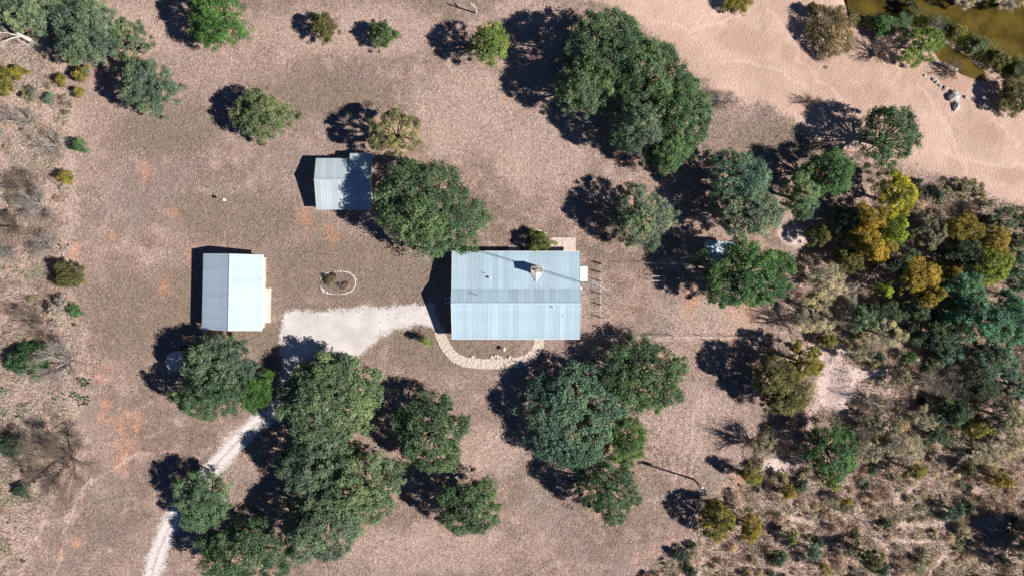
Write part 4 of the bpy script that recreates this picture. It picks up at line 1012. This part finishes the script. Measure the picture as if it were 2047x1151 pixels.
def crown_mesh(name, rx, ry, rot, h, style, seed, frac):
    """leaf sprays gathered in clumps over several overlapping lobes; origin at the foot of the trunk"""
    r = np.random.default_rng(seed); R = math.sqrt(rx * ry); pal = np.array(PAL[style]); sp = SPARSE.get(style, 1.0)
    zc = h * frac; rz = h - zc
    lob = [(r.uniform(-.1, .1) * rx, r.uniform(-.1, .1) * ry, zc + rz * .12, rx * .45, ry * .45, rz * .88)]
    n1, n2 = (3, 4) if R < 2 else ((4, 7) if R < 4.5 else (6, 11))
    a0 = r.uniform(0, 6.28)
    for k in range(n1):
        a = a0 + 2 * PI * (k + r.uniform(-.3, .3)) / n1; f = r.uniform(.34, .5); s = r.uniform(.30, .42)
        lob.append((math.cos(a) * rx * f, math.sin(a) * ry * f, zc + rz * r.uniform(-.15, .28), rx * s, ry * s, rz * r.uniform(.5, .7)))
    for k in range(n2):
        a = a0 + 2 * PI * (k + r.uniform(-.35, .35)) / n2; f = r.uniform(.52, .84); s = r.uniform(.18, .33)
        lob.append((math.cos(a) * rx * f, math.sin(a) * ry * f, zc - rz * r.uniform(-.05, .5), rx * s, ry * s, rz * r.uniform(.35, .55)))
    lob = np.array(lob)
    area = 2.7 * PI * rx * ry
    rc0 = .28 + .062 * R
    def top(x, y):
        z = np.full(x.shape, -9.0)
        for L in lob:
            q = 1 - ((x - L[0]) / L[3]) ** 2 - ((y - L[1]) / L[4]) ** 2
            z = np.maximum(z, np.where(q > 0, L[2] + L[5] * np.sqrt(np.maximum(q, 0)), -9))
        return z
    st = rc0 * (1.15 if sp > .7 else 1.35)
    ux, uy = np.meshgrid(np.arange(-rx * 1.2, rx * 1.2, st), np.arange(-ry * 1.2, ry * 1.2, st)); ux = ux.ravel() + r.uniform(-.5, .5, ux.size) * st; uy = uy.ravel() + r.uniform(-.5, .5, uy.size) * st
    tz = top(ux, uy); k_ = (tz > 0) & (r.random(ux.size) < (.93 if sp > .7 else .66))
    k_ &= vnoise(ux / (.8 + .22 * R) + seed * 3.7, uy / (.8 + .22 * R) + seed * 1.9) > (.2 if sp > .7 else .3)
    ux, uy, tz = ux[k_], uy[k_], tz[k_]
    C1 = np.stack([ux, uy, tz - r.uniform(0, .16, ux.size) * rz - r.random(ux.size) ** 3 * .3 * rz], 1); N1 = np.tile([0, 0, 1.0], (len(C1), 1))
    n = max(12, int(len(C1) * 1.6)); wts = lob[:, 3] * lob[:, 4]; wts = wts / wts.sum()
    li = r.choice(len(lob), n, p=wts); d = unit(r, n); d[:, 2] = np.where(d[:, 2] < -.3, -d[:, 2], d[:, 2]) * .6; d /= np.linalg.norm(d, axis=1)[:, None]
    p = lob[li, :3] + d * lob[li, 3:] * r.uniform(.8, 1.05, (n, 1))
    keep = p[:, 2] > .1
    for L in lob: keep &= (((p - L[:3]) / L[3:]) ** 2).sum(1) > .55
    lo = r.random(len(C1)) < (.55 if sp > .7 else .12)
    C3 = C1[lo].copy(); C3[:, 2] -= r.uniform(.35, .8, lo.sum()) * rz; C3[:, :2] += r.normal(size=(lo.sum(), 2)) * rc0; C3 = C3[C3[:, 2] > .15]
    C = np.concatenate([C1, p[keep], C3]); N = np.concatenate([N1, d[keep], np.tile([0, 0, 1.0], (len(C3), 1))]); ncl = len(C)
    leaf = .085 + .0085 * min(R, 9); dens = LEAFD * sp * (.15 / leaf) ** 2
    nleaf = int(area * dens); per = r.dirichlet(np.full(ncl, 5.0)) * nleaf
    idx = np.repeat(np.arange(ncl), np.maximum(3, per.astype(int))); n = len(idx)
    rc = rc0 * r.uniform(.65, 1.35, ncl)
    d = unit(r, n); rad = r.random(n) ** .45
    off = d * (rad * rc[idx])[:, None]; off[:, 2] *= .75
    P = C[idx] + off
    if rot:
        ca, sa = math.cos(rot), math.sin(rot); P[:, :2] = P[:, :2] @ np.array([[ca, sa], [-sa, ca]])
    P[:, 2] = np.maximum(P[:, 2], .05)
    nrm = unit(r, n) * .85 + d * .55 + N[idx] * .4 + np.array([0, 0, .35]); nrm /= np.linalg.norm(nrm, axis=1)[:, None]
    u = np.cross(nrm, unit(r, n)); u /= np.linalg.norm(u, axis=1)[:, None] + 1e-9; v = np.cross(nrm, u)
    ln = leaf * r.uniform(.55, 1.35, n)[:, None]; wd = ln * r.uniform(.38, .7, n)[:, None]
    if style in ('greytwig', 'palegrey', 'greybrush', 'brown'): wd *= .42; ln *= 1.5
    if style in ('brownolive',): wd *= .6; ln *= 1.25
    Vq = np.stack([P + u * ln * 1.1, P - u * ln * .7 + v * wd, P - u * ln * .7 - v * wd], 1).reshape(-1, 3)
    ci = r.integers(0, 3, ncl)
    base = (np.array((.93, 1.05, .92)) if pal[0][1] > pal[0][0] * 1.05 else np.array((1.0, .94, .85))) * pal[np.where(r.random(n) < .6, ci[idx], r.integers(0, 3, n))]
    col = 1.62 * base * (r.uniform(.82, 1.2, ncl)[idx] * r.uniform(.75, 1.3, n))[:, None]
    tn = vnoise(P[:, 0] / (1.0 + .25 * R) + seed, P[:, 1] / (1.0 + .25 * R) + 9 + seed)[:, None]
    col = col * (.72 + .62 * tn) * (1 + (tn - .45) * np.array((.28, .12, -.2)))
    g_ = r.random(n) < .012
    col[g_] = np.array((.22, .215, .19)) * r.uniform(.7, 1.2, g_.sum())[:, None]
    return np_mesh(name, Vq, 3, np.repeat(col, 3, 0)), lob
def plant(q, seed):
    zc = q['h'] * (.5 + .5 * q['frac']) if q['h'] > 3 else q['h'] * .6
    zc = q['h'] * q['frac']
    b = at(q['px'], q['py'], zc); z0 = gz(b.x, b.y); b = at(q['px'], q['py'], zc + z0); b.z = z0
    k = (H - zc - z0) / H / S
    rx, ry = q['rx'] * k * 1.085, q['ry'] * k * 1.085
    root = empty(q['name'], b); tag(root, q['label'], q['cat'], q['group'])
    cm, lob = crown_mesh('crown', rx, ry, math.radians(q['rot']), q['h'], q['style'], seed, q['frac'])
    link('crown', cm, M['leaf'], root)
    r = random.Random(seed); mb = MB(); h = q['h']; R = math.sqrt(rx * ry); tr_ = .05 + .035 * R + .008 * h
    fork = Vector((r.uniform(-.2, .2), r.uniform(-.2, .2), h * .26))
    mb.tube([(0, 0, -.3), (0, 0, .1), fork * .6, fork], [tr_ * 1.6, tr_ * 1.15, tr_, tr_ * .9], 7)
    rt = math.radians(q['rot'])
    for L in lob[1:] if R > 1.2 else lob[1:3]:
        x, y = L[0] * math.cos(rt) - L[1] * math.sin(rt), L[0] * math.sin(rt) + L[1] * math.cos(rt)
        e = Vector((x * 1.1, y * 1.1, L[2] + L[5] * .25)); mid = fork.lerp(e, .5) + Vector((r.uniform(-.1, .1) * R, r.uniform(-.1, .1) * R, h * .06))
        mb.tube([fork, mid, e], [tr_ * .6, tr_ * .38, tr_ * .14], 5, False)
        for _ in range(3):
            e2 = e + Vector((r.uniform(-1, 1) * L[3] * .7, r.uniform(-1, 1) * L[4] * .7, r.uniform(.1, .5) * L[5]))
            mb.tube([mid.lerp(e, .5), e2], [tr_ * .2, .02], 4, False)
    mb.build('trunk', M['grey_bark'] if q['style'] in ('greytwig', 'palegrey', 'grey_o') else M['bark'], root, True)
for i, q in enumerate(T): plant(q, 100 + i)

# bare trees: trunk, branches and a haze of twigs
def bare(px, py, rx, ry, h, label, mat, seed, twig, group='leafless trees of the scrub', lean=(0, 0)):
    b = at(px, py); z0 = b.z; root = empty('bare_tree', b); tag(root, label, 'bare tree', group)
    r = random.Random(seed); k = 1 / S; rx *= k; ry *= k; mb = MB(); tips = []
    def grow(p, d, rad, ln, dep):
        pts = [p]; rads = [rad]
        for s in range(3):
            d = (d + Vector((r.uniform(-1, 1) * rx / max(rx, ry), r.uniform(-1, 1) * ry / max(rx, ry), r.uniform(-.3, .5))) * .2).normalized()
            p = p + d * ln / 3; pts.append(p); rads.append(rad * (1 - .45 * (s + 1) / 3))
        mb.tube(pts, rads, 5 if rad > .04 else 3, False); tips.append((pts[-1], d))
        if dep:
            for q in range(3):
                dd = (d + Vector((r.uniform(-1, 1), r.uniform(-1, 1), r.uniform(-.3, .6))) * .75).normalized()
                grow(pts[r.randint(1, 3)], dd, rads[2] * .72, ln * r.uniform(.55, .8), dep - 1)
    for a in range(7):
        an = 2 * PI * a / 7 + r.uniform(-.3, .3)
        d = Vector((math.cos(an) * rx + lean[0], math.sin(an) * ry + lean[1], h * r.uniform(.5, 1.1))).normalized()
        L = math.sqrt((math.cos(an) * rx + lean[0]) ** 2 + (math.sin(an) * ry + lean[1]) ** 2 + (h * .7) ** 2)
        grow(Vector((0, 0, .25)), d, .06 + .018 * h, L * .5, 3)
    mb.build('branches', mat, root)
    MB().tube([(0, 0, -.2), (0, 0, .35)], [.12 + .03 * h, .07 + .02 * h], 7).build('trunk', mat, root, True)
    rr = np.random.default_rng(seed); tp = np.array([tuple(p) for p, d in tips]); td = np.array([tuple(d) for p, d in tips])
    n = int(2400 * twig * rx * ry / 12) + 150; idx = rr.integers(0, len(tp), n)
    P = tp[idx] + rr.normal(size=(n, 3)) * np.array([.3, .3, .2]) * (.4 + .1 * rx); P[:, 2] = np.maximum(P[:, 2], .1)
    D = td[idx] + rr.normal(size=(n, 3)) * .6; D /= np.linalg.norm(D, axis=1)[:, None]
    u = np.cross(D, unit(rr, n)); u /= np.linalg.norm(u, axis=1)[:, None] + 1e-9
    ln = rr.uniform(.3, .8, n)[:, None]
    Vt = np.stack([P - u * .016, P + u * .016, P + D * ln], 1).reshape(-1, 3)
    base = np.array((.30, .265, .24) if mat is M['grey_bark'] else (.19, .145, .115)) * rr.uniform(.7, 1.25, n)[:, None]
    link('twigs', np_mesh('twigs', Vt, 3, np.repeat(base, 3, 0)), M['leaf'], root)['kind'] = 'stuff'
GB, BB = M['grey_bark'], M['brown_bark']
for i, a in enumerate((
    (142, 912, 82, 66, 5.5, 'big brown leafless tree in the lower left scrub', BB, 1, 1.6), (140, 722, 56, 50, 4.5, 'grey leafless tree beside the dark green round shrub', GB, 2, 1.0),
    (92, 412, 42, 38, 4.5, 'leafless tree in the left scrub, level with the gap between cabin and garage', GB, 3, 1.4), (60, 243, 38, 22, 3, 'pale leafless bush left of the field, upper', GB, 4, .8),
    (116, 292, 36, 22, 3, 'pale leafless bush left of the small dark green shrub', GB, 5, .8), (60, 372, 34, 26, 3, 'dark leafless tree at left above the tall one', BB, 6, 1.2), (36, 455, 34, 24, 4, 'leafless tree near the left edge, above a fan of twigs', BB, 7, 1.2),
    (102, 492, 26, 24, 3, 'round grey twig bush above the olive-brown shrub', GB, 8, 1.6), (24, 508, 30, 22, 3.5, 'fan of grey twigs at the left edge', GB, 9, 1.0), (78, 640, 34, 26, 3, 'brown twig bush left of the pale grey one', BB, 10, 1.2),
    (8, 270, 18, 18, 2.5, 'pale leafless bush cut by the left edge', GB, 11, .8),
    (1500, 882, 56, 34, 5.5, 'dark bare fan-shaped tree above the power pole', BB, 12, .6), (1560, 640, 30, 26, 3.5, 'bare bush left of the pale thicket', BB, 13, 1.0), (1740, 800, 30, 22, 3, 'bare bush at the top of the scrub, left', GB, 14, 1.4),
    (1860, 760, 40, 28, 4, 'grey bare tree below the wood, left of two', GB, 15, 1.6), (1925, 770, 36, 28, 4, 'grey bare tree below the wood, right of two', GB, 16, 1.6), (1752, 112, 26, 26, 4, 'dark leafless tree on the river sand', BB, 17, .7),
    (1618, 205, 22, 10, 1.5, 'low dead bush on the sand left of the open oak', BB, 18, 1.0), (1895, 145, 22, 20, 2.0, 'brown twig tangle around the fallen log', BB, 19, 1.5), (1440, 205, 34, 16, 1.6, 'grey twig bush on the sand edge right of the grove', GB, 20, 1.6),
    (1860, 60, 18, 14, 2.5, 'twig bush beside the willow on the bank', GB, 23, 1.0), (2020, 1050, 30, 40, 4, 'bare tree at the right edge near the bottom', BB, 24, 1.2), (1720, 855, 26, 22, 3, 'grey twig bush right of the gully', GB, 25, 1.5), (845, 672, 9, 7, 1.6, 'dry stems at the foot of the sapling', BB, 26, .3))):
    bare(*a[:7], 300 + a[7], a[8])

# low brush of the scrub, one shrub each; alike shrubs share a mesh
CNAME = dict(greybrush='grey', grey_o='olive-grey', brown='brown', palegrey='pale', oak_d='dark', greytwig='silvery')
USED = {}
def brush_label(x, y, style):
    """names a clump by its colour and the nearest plant one can find"""
    best = sorted(T, key=lambda q: math.hypot(x - q['px'], y - q['py']))
    for q in best[:12]:
        dx, dy = x - q['px'], y - q['py']
        way = ('right of' if dx > 0 else 'left of') if abs(dx) > abs(dy) else ('below' if dy > 0 else 'above')
        key = (CNAME[style], way, q['label']); k = USED.get(key, 0)
        lab = '%s%s brush %s the %s' % (('', 'second ', 'third ', 'fourth ')[min(k, 3)], CNAME[style], way, q['label'])
        if k < 4 and len(lab.split()) <= 16: USED[key] = k + 1; return lab
    return CNAME[style] + ' brush clump among the scrub'
def scatter(poly, n, group, styles, seed, rmin, rmax, avoid=14):
    r = np.random.default_rng(seed); xs = [p[0] for p in poly]; ys = [p[1] for p in poly]; done = []; meshes = []
    for k in range(7):
        st = styles[k % len(styles)]; meshes.append(crown_mesh('foliage', 1, r.uniform(.7, 1), 0, r.uniform(.9, 1.4), st, seed * 10 + k, .35)[0])
    while len(done) < n:
        x, y = r.uniform(min(xs), max(xs)), r.uniform(min(ys), max(ys))
        if not (-15 < x < 2065 and -15 < y < 1166): continue
        if poly_sd(np.array([x]), np.array([y]), poly)[0] < 4: continue
        if any(math.hypot(x - a, y - b) < avoid for a, b in done): continue
        if any(math.hypot((x - q['px']) / q['rx'], (y - q['py']) / q['ry']) < 1.05 for q in T): continue
        if any(line_d(np.array([x]), np.array([y]), s)[0] < 7 for s in TRAILS): continue
        if any(math.hypot((x - a) / b_, (y - c_) / d_) < 1 for a, c_, b_, d_ in PALES): continue
        done.append((x, y)); p = at(x, y); s = r.uniform(rmin, rmax) if r.random() < .8 else rmax * 1.3
        k = len(done) % 7
        root = empty('scrub_shrub', p, r.uniform(0, 6.28)); tag(root, brush_label(x, y, styles[k % len(styles)]), 'shrub', group)
        o_ = link('foliage', meshes[k], M['leaf'], root); o_.scale = (s, s, s * r.uniform(.8, 1.2))
scatter(SCRUB_R, 280, 'low brush of the right scrub', ['greybrush', 'grey_o', 'brown', 'greybrush', 'palegrey', 'brown', 'oak_d'], 71, .45, 1.25)
scatter(SCRUB_L, 60, 'low brush of the left scrub', ['brown', 'greybrush', 'grey_o', 'brown', 'greytwig'], 72, .4, 1.0)

# prickly pear patches
pad = MB(); nn = 8
pad.add([(0, .09 * s, .0) for s in (-1, 1)], [])
pad = MB(); ring = [(.16 * math.cos(2 * PI * k / nn), .22 + .22 * math.sin(2 * PI * k / nn)) for k in range(nn)]
pad.add([(x, -.03, z) for x, z in ring] + [(x, .03, z) for x, z in ring], [tuple(range(nn))[::-1], tuple(range(nn, 2 * nn))] + [(k, (k + 1) % nn, nn + (k + 1) % nn, nn + k) for k in range(nn)])
pad_me = pad.mesh('cactus_pad'); pad_me.materials.append(M['cactus'])
for i, (px, py, rx, ry, n) in enumerate(((172, 765, 14, 9, 26), (168, 800, 13, 9, 22), (152, 790, 7, 7, 12), (121, 792, 14, 5, 18), (46, 815, 10, 9, 20), (8, 824, 12, 9, 22), (6, 781, 6, 5, 10), (42, 830, 9, 4, 12))):
    lab = ('prickly pear patch beside the orange soil, upper', 'prickly pear patch beside the orange soil, lower', 'small prickly pear left of the orange soil', 'long prickly pear patch above the big bare brown tree', 'prickly pear patch near the left edge', 'prickly pear patch cut by the left edge', 'small prickly pear at the left edge below the round shrub', 'thin prickly pear row near the left edge')[i]
    b0 = at(px, py); root = empty('prickly_pear', b0); tag(root, lab, 'cactus', 'prickly pear patches')
    for k in range(n):
        o_ = link('cactus_pad', pad_me, None, root, (random.uniform(-1, 1) * rx / S, random.uniform(-1, 1) * ry / S, random.uniform(-.05, .12)), random.uniform(0, 6.28))
        o_.rotation_euler[0] = random.uniform(-.7, .7); s_ = random.uniform(.7, 1.2); o_.scale = (s_, s_, s_)

# ------------------------------------------------------------------ dry grass and reeds
def blades(n, seed, x0, x1, y0, y1):
    r = np.random.default_rng(seed); return r, r.uniform(x0, x1, n), r.uniform(y0, y1, n)
BLD = [(-9.5, 10.9, -7.9, 5.6), (cxg - 4.9, cxg + 4.9, cyg - 6.2, cyg + 6.2), (-32.1, -23, 12.7, 21.2)]
def grass():
    n = 210000
    r, x, y = blades(n, 5, -87, 87, -50, 50); px, py = CX + x * S, CY - y * S
    F = fields(px, py); z = zpx(px, py)
    p = np.clip(fbm(px / 40, py / 40, 3) * 1.5 - .05, 0, 1)
    p = p * (1 - sstep(.40, .62, F['a_sand'])) * (1 - sstep(.3, .58, F['a_drive']) + .16 * sstep(.42, .5, F['a_drive']) * (1 - sstep(.62, .8, F['a_drive']))) * (1 - .85 * sstep(.2, .6, F['a_red'])) * (1 - sstep(.25, .5, F['a_wet'])) * (1 - .7 * sstep(.3, .7, F['a_trail'])) * (1 - .5 * sstep(.3, .8, F['a_track'])) * (1 - .9 * sstep(.2, .6, F['a_pale']))
    p *= 1 + .3 * sstep(.4, .7, F['a_scrub'])
    p = np.where(line_d(px, py, ROAD) < 2.5, .35, p); sp_ = np.exp(-((px - 800) / 55) ** 2 - ((py - 634) / 16) ** 2) * .16; p = np.maximum(p, sp_)
    d = line_d(px, py, PATH); p = np.where(d < 13, 0, p)
    for a, b, c, e in BLD: p = np.where((x > a) & (x < b) & (y > c) & (y < e), 0, p)
    p = np.where((px > 1096) & (px < 1153) & (py > 473) & (py < 508), 0, p); p = np.where((px > 515) & (px < 544) & (py > 573) & (py < 647), 0, p)
    p = np.where(np.hypot((px - 675) / 37, (py - 565) / 25) < 1, 0, p)
    k = r.random(n) < p; x, y, z = x[k], y[k], z[k]; px, py = px[k], py[k]; n = len(x)
    sc = sstep(.45, .7, F['a_scrub'][k])
    hgt = r.uniform(.06, .18, n) * (1 + 1.1 * sc) * (.6 + .8 * fbm(px / 60 + 9, py / 60, 2)); P = np.stack([x, y, z], 1)
    tri = []
    for b in range(3):
        a = r.uniform(0, 6.28, n); sp = r.uniform(.08, .26, n) * (1 + .5 * sc); w_ = r.uniform(.04, .085, n)
        dx, dy = np.cos(a), np.sin(a)
        A = P + np.stack([-dy * w_, dx * w_, np.full(n, -.02)], 1); B = P + np.stack([dy * w_, -dx * w_, np.full(n, -.02)], 1)
        Cc = P + np.stack([dx * sp, dy * sp, hgt * r.uniform(.6, 1.1, n)], 1); tri.append(np.stack([A, B, Cc], 1))
    Vt = np.stack(tri, 1).reshape(-1, 3)
    big = fbm(px / 110, py / 110, 3)[:, None]; t_ = np.clip((big - .35) / .3, 0, 1)
    col = np.array((.37, .29, .25)) * (1 - t_) + np.array((.57, .43, .37)) * t_
    ol = sstep(.55, .7, fbm(px / 70 + 40, py / 70, 3))[:, None] * .55
    col = col * (1 - ol) + np.array((.30, .27, .17)) * ol
    col = col * (1 - .5 * sc[:, None]) + np.array((.46, .35, .29)) * .5 * sc[:, None]
    li = sstep(.3, .9, F['a_light'][k])[:, None] * .6; col = col * (1 - li) + np.array((.58, .45, .41)) * li
    oo = sstep(.2, .8, F['a_olive'][k])[:, None] * .75; col = col * (1 - oo) + np.array((.31, .25, .195)) * oo
    col = col * (.5 + .8 * r.random(n))[:, None]
    o_ = link('dry_grass', np_mesh('dry_grass', Vt, 3, np.repeat(col, 9, 0)), M['straw'])
    tag(o_, 'short dry pinkish grass covering the pasture', 'grass', kind='stuff')
grass()
def reeds():
    line = [(1725, 45), (1790, 42), (1820, 30), (1870, 48), (1905, 58), (1950, 88), (1995, 118), (2060, 148)]
    n = 15000; r = np.random.default_rng(9)
    s = r.integers(2, len(line) - 1, n); s = np.where(r.random(n) < .12, 0, s); f = r.random(n)
    L = np.array(line); c = L[s] * (1 - f)[:, None] + L[s + 1] * f[:, None]; wdt = np.where(s < 3, 12, 19)
    px = c[:, 0] + r.normal(size=n) * wdt * .55; py = c[:, 1] + r.normal(size=n) * wdt * .6
    px, py = CX + (px - CX) * (H + 3) / H, CY + (py - CY) * (H + 3) / H
    x, y = (px - CX) / S, (CY - py) / S; z = zpx(px, py)
    P = np.stack([x, y, z - .1], 1); a = r.uniform(0, 6.28, n); hh = r.uniform(.7, 1.7, n); sp = r.uniform(.15, .7, n); w_ = r.uniform(.03, .07, n)
    dx, dy = np.cos(a), np.sin(a)
    Vt = np.stack([P + np.stack([-dy * w_, dx * w_, 0 * w_], 1), P + np.stack([dy * w_, -dx * w_, 0 * w_], 1), P + np.stack([dx * sp, dy * sp, hh], 1)], 1).reshape(-1, 3)
    g_ = fbm(px / 14, py / 14, 2)[:, None]; t_ = np.clip((g_ - .35) / .3, 0, 1)
    col = (np.array((.15, .19, .055)) * (1 - t_) + np.array((.42, .38, .2)) * t_) * r.uniform(.6, 1.4, n)[:, None]
    o_ = link('reeds', np_mesh('reeds', Vt, 3, np.repeat(col, 3, 0)), M['leaf'])
    tag(o_, 'green and tan reeds along the river bank', 'reeds', kind='stuff')
reeds()

def brush(poly, n, seed, lab):
    """the tangle of stems too fine to count between the shrubs"""
    r = np.random.default_rng(seed); xs = [p[0] for p in poly]; ys = [p[1] for p in poly]
    px = r.uniform(max(-20, min(xs)), min(2070, max(xs)), n); py = r.uniform(max(-20, min(ys)), min(1170, max(ys)), n)
    d = poly_sd(px, py, poly); F = fields(px, py)
    p = sstep(-6, 40, d) * sstep(.38, .60, fbm(px / 20 + seed, py / 20, 3)) * (1 - sstep(.3, .6, F['a_pale'])) * (1 - sstep(.2, .55, F['a_trail']))
    k = r.random(n) < p; px, py = px[k], py[k]; n = len(px); x, y = (px - CX) / S, (CY - py) / S; z = zpx(px, py)
    P = np.stack([x, y, z + r.uniform(0, .5, n)], 1); D = unit(r, n); D[:, 2] = np.abs(D[:, 2]) * .9 + .1; D /= np.linalg.norm(D, axis=1)[:, None]
    u = np.cross(D, unit(r, n)); u /= np.linalg.norm(u, axis=1)[:, None] + 1e-9
    ln = r.uniform(.25, .75, n)[:, None]; w_ = r.uniform(.012, .05, n)[:, None]
    Vt = np.stack([P - u * w_, P + u * w_, P + D * ln], 1).reshape(-1, 3)
    g1 = fbm(px / 45 + 7, py / 45, 3); g2 = fbm(px / 60 + 70, py / 60 + 9, 3)
    a_ = sstep(.42, .6, g1)[:, None]; b_ = sstep(.5, .66, g2)[:, None]
    col = np.array((.56, .48, .41)) * (1 - a_) + np.array((.40, .30, .26)) * a_; col = col * (1 - .75 * b_) + np.array((.36, .36, .23)) * .75 * b_
    col = col * r.uniform(.55, 1.35, n)[:, None]
    o_ = link('brush', np_mesh('brush', Vt, 3, np.repeat(col, 3, 0)), M['straw']); tag(o_, lab, 'brush', kind='stuff')
brush(SCRUB_R, 300000, 41, 'dry grey tangle of stems covering the scrub on the right')
brush(SCRUB_L, 110000, 42, 'dry brown tangle of stems covering the scrub on the left edge')
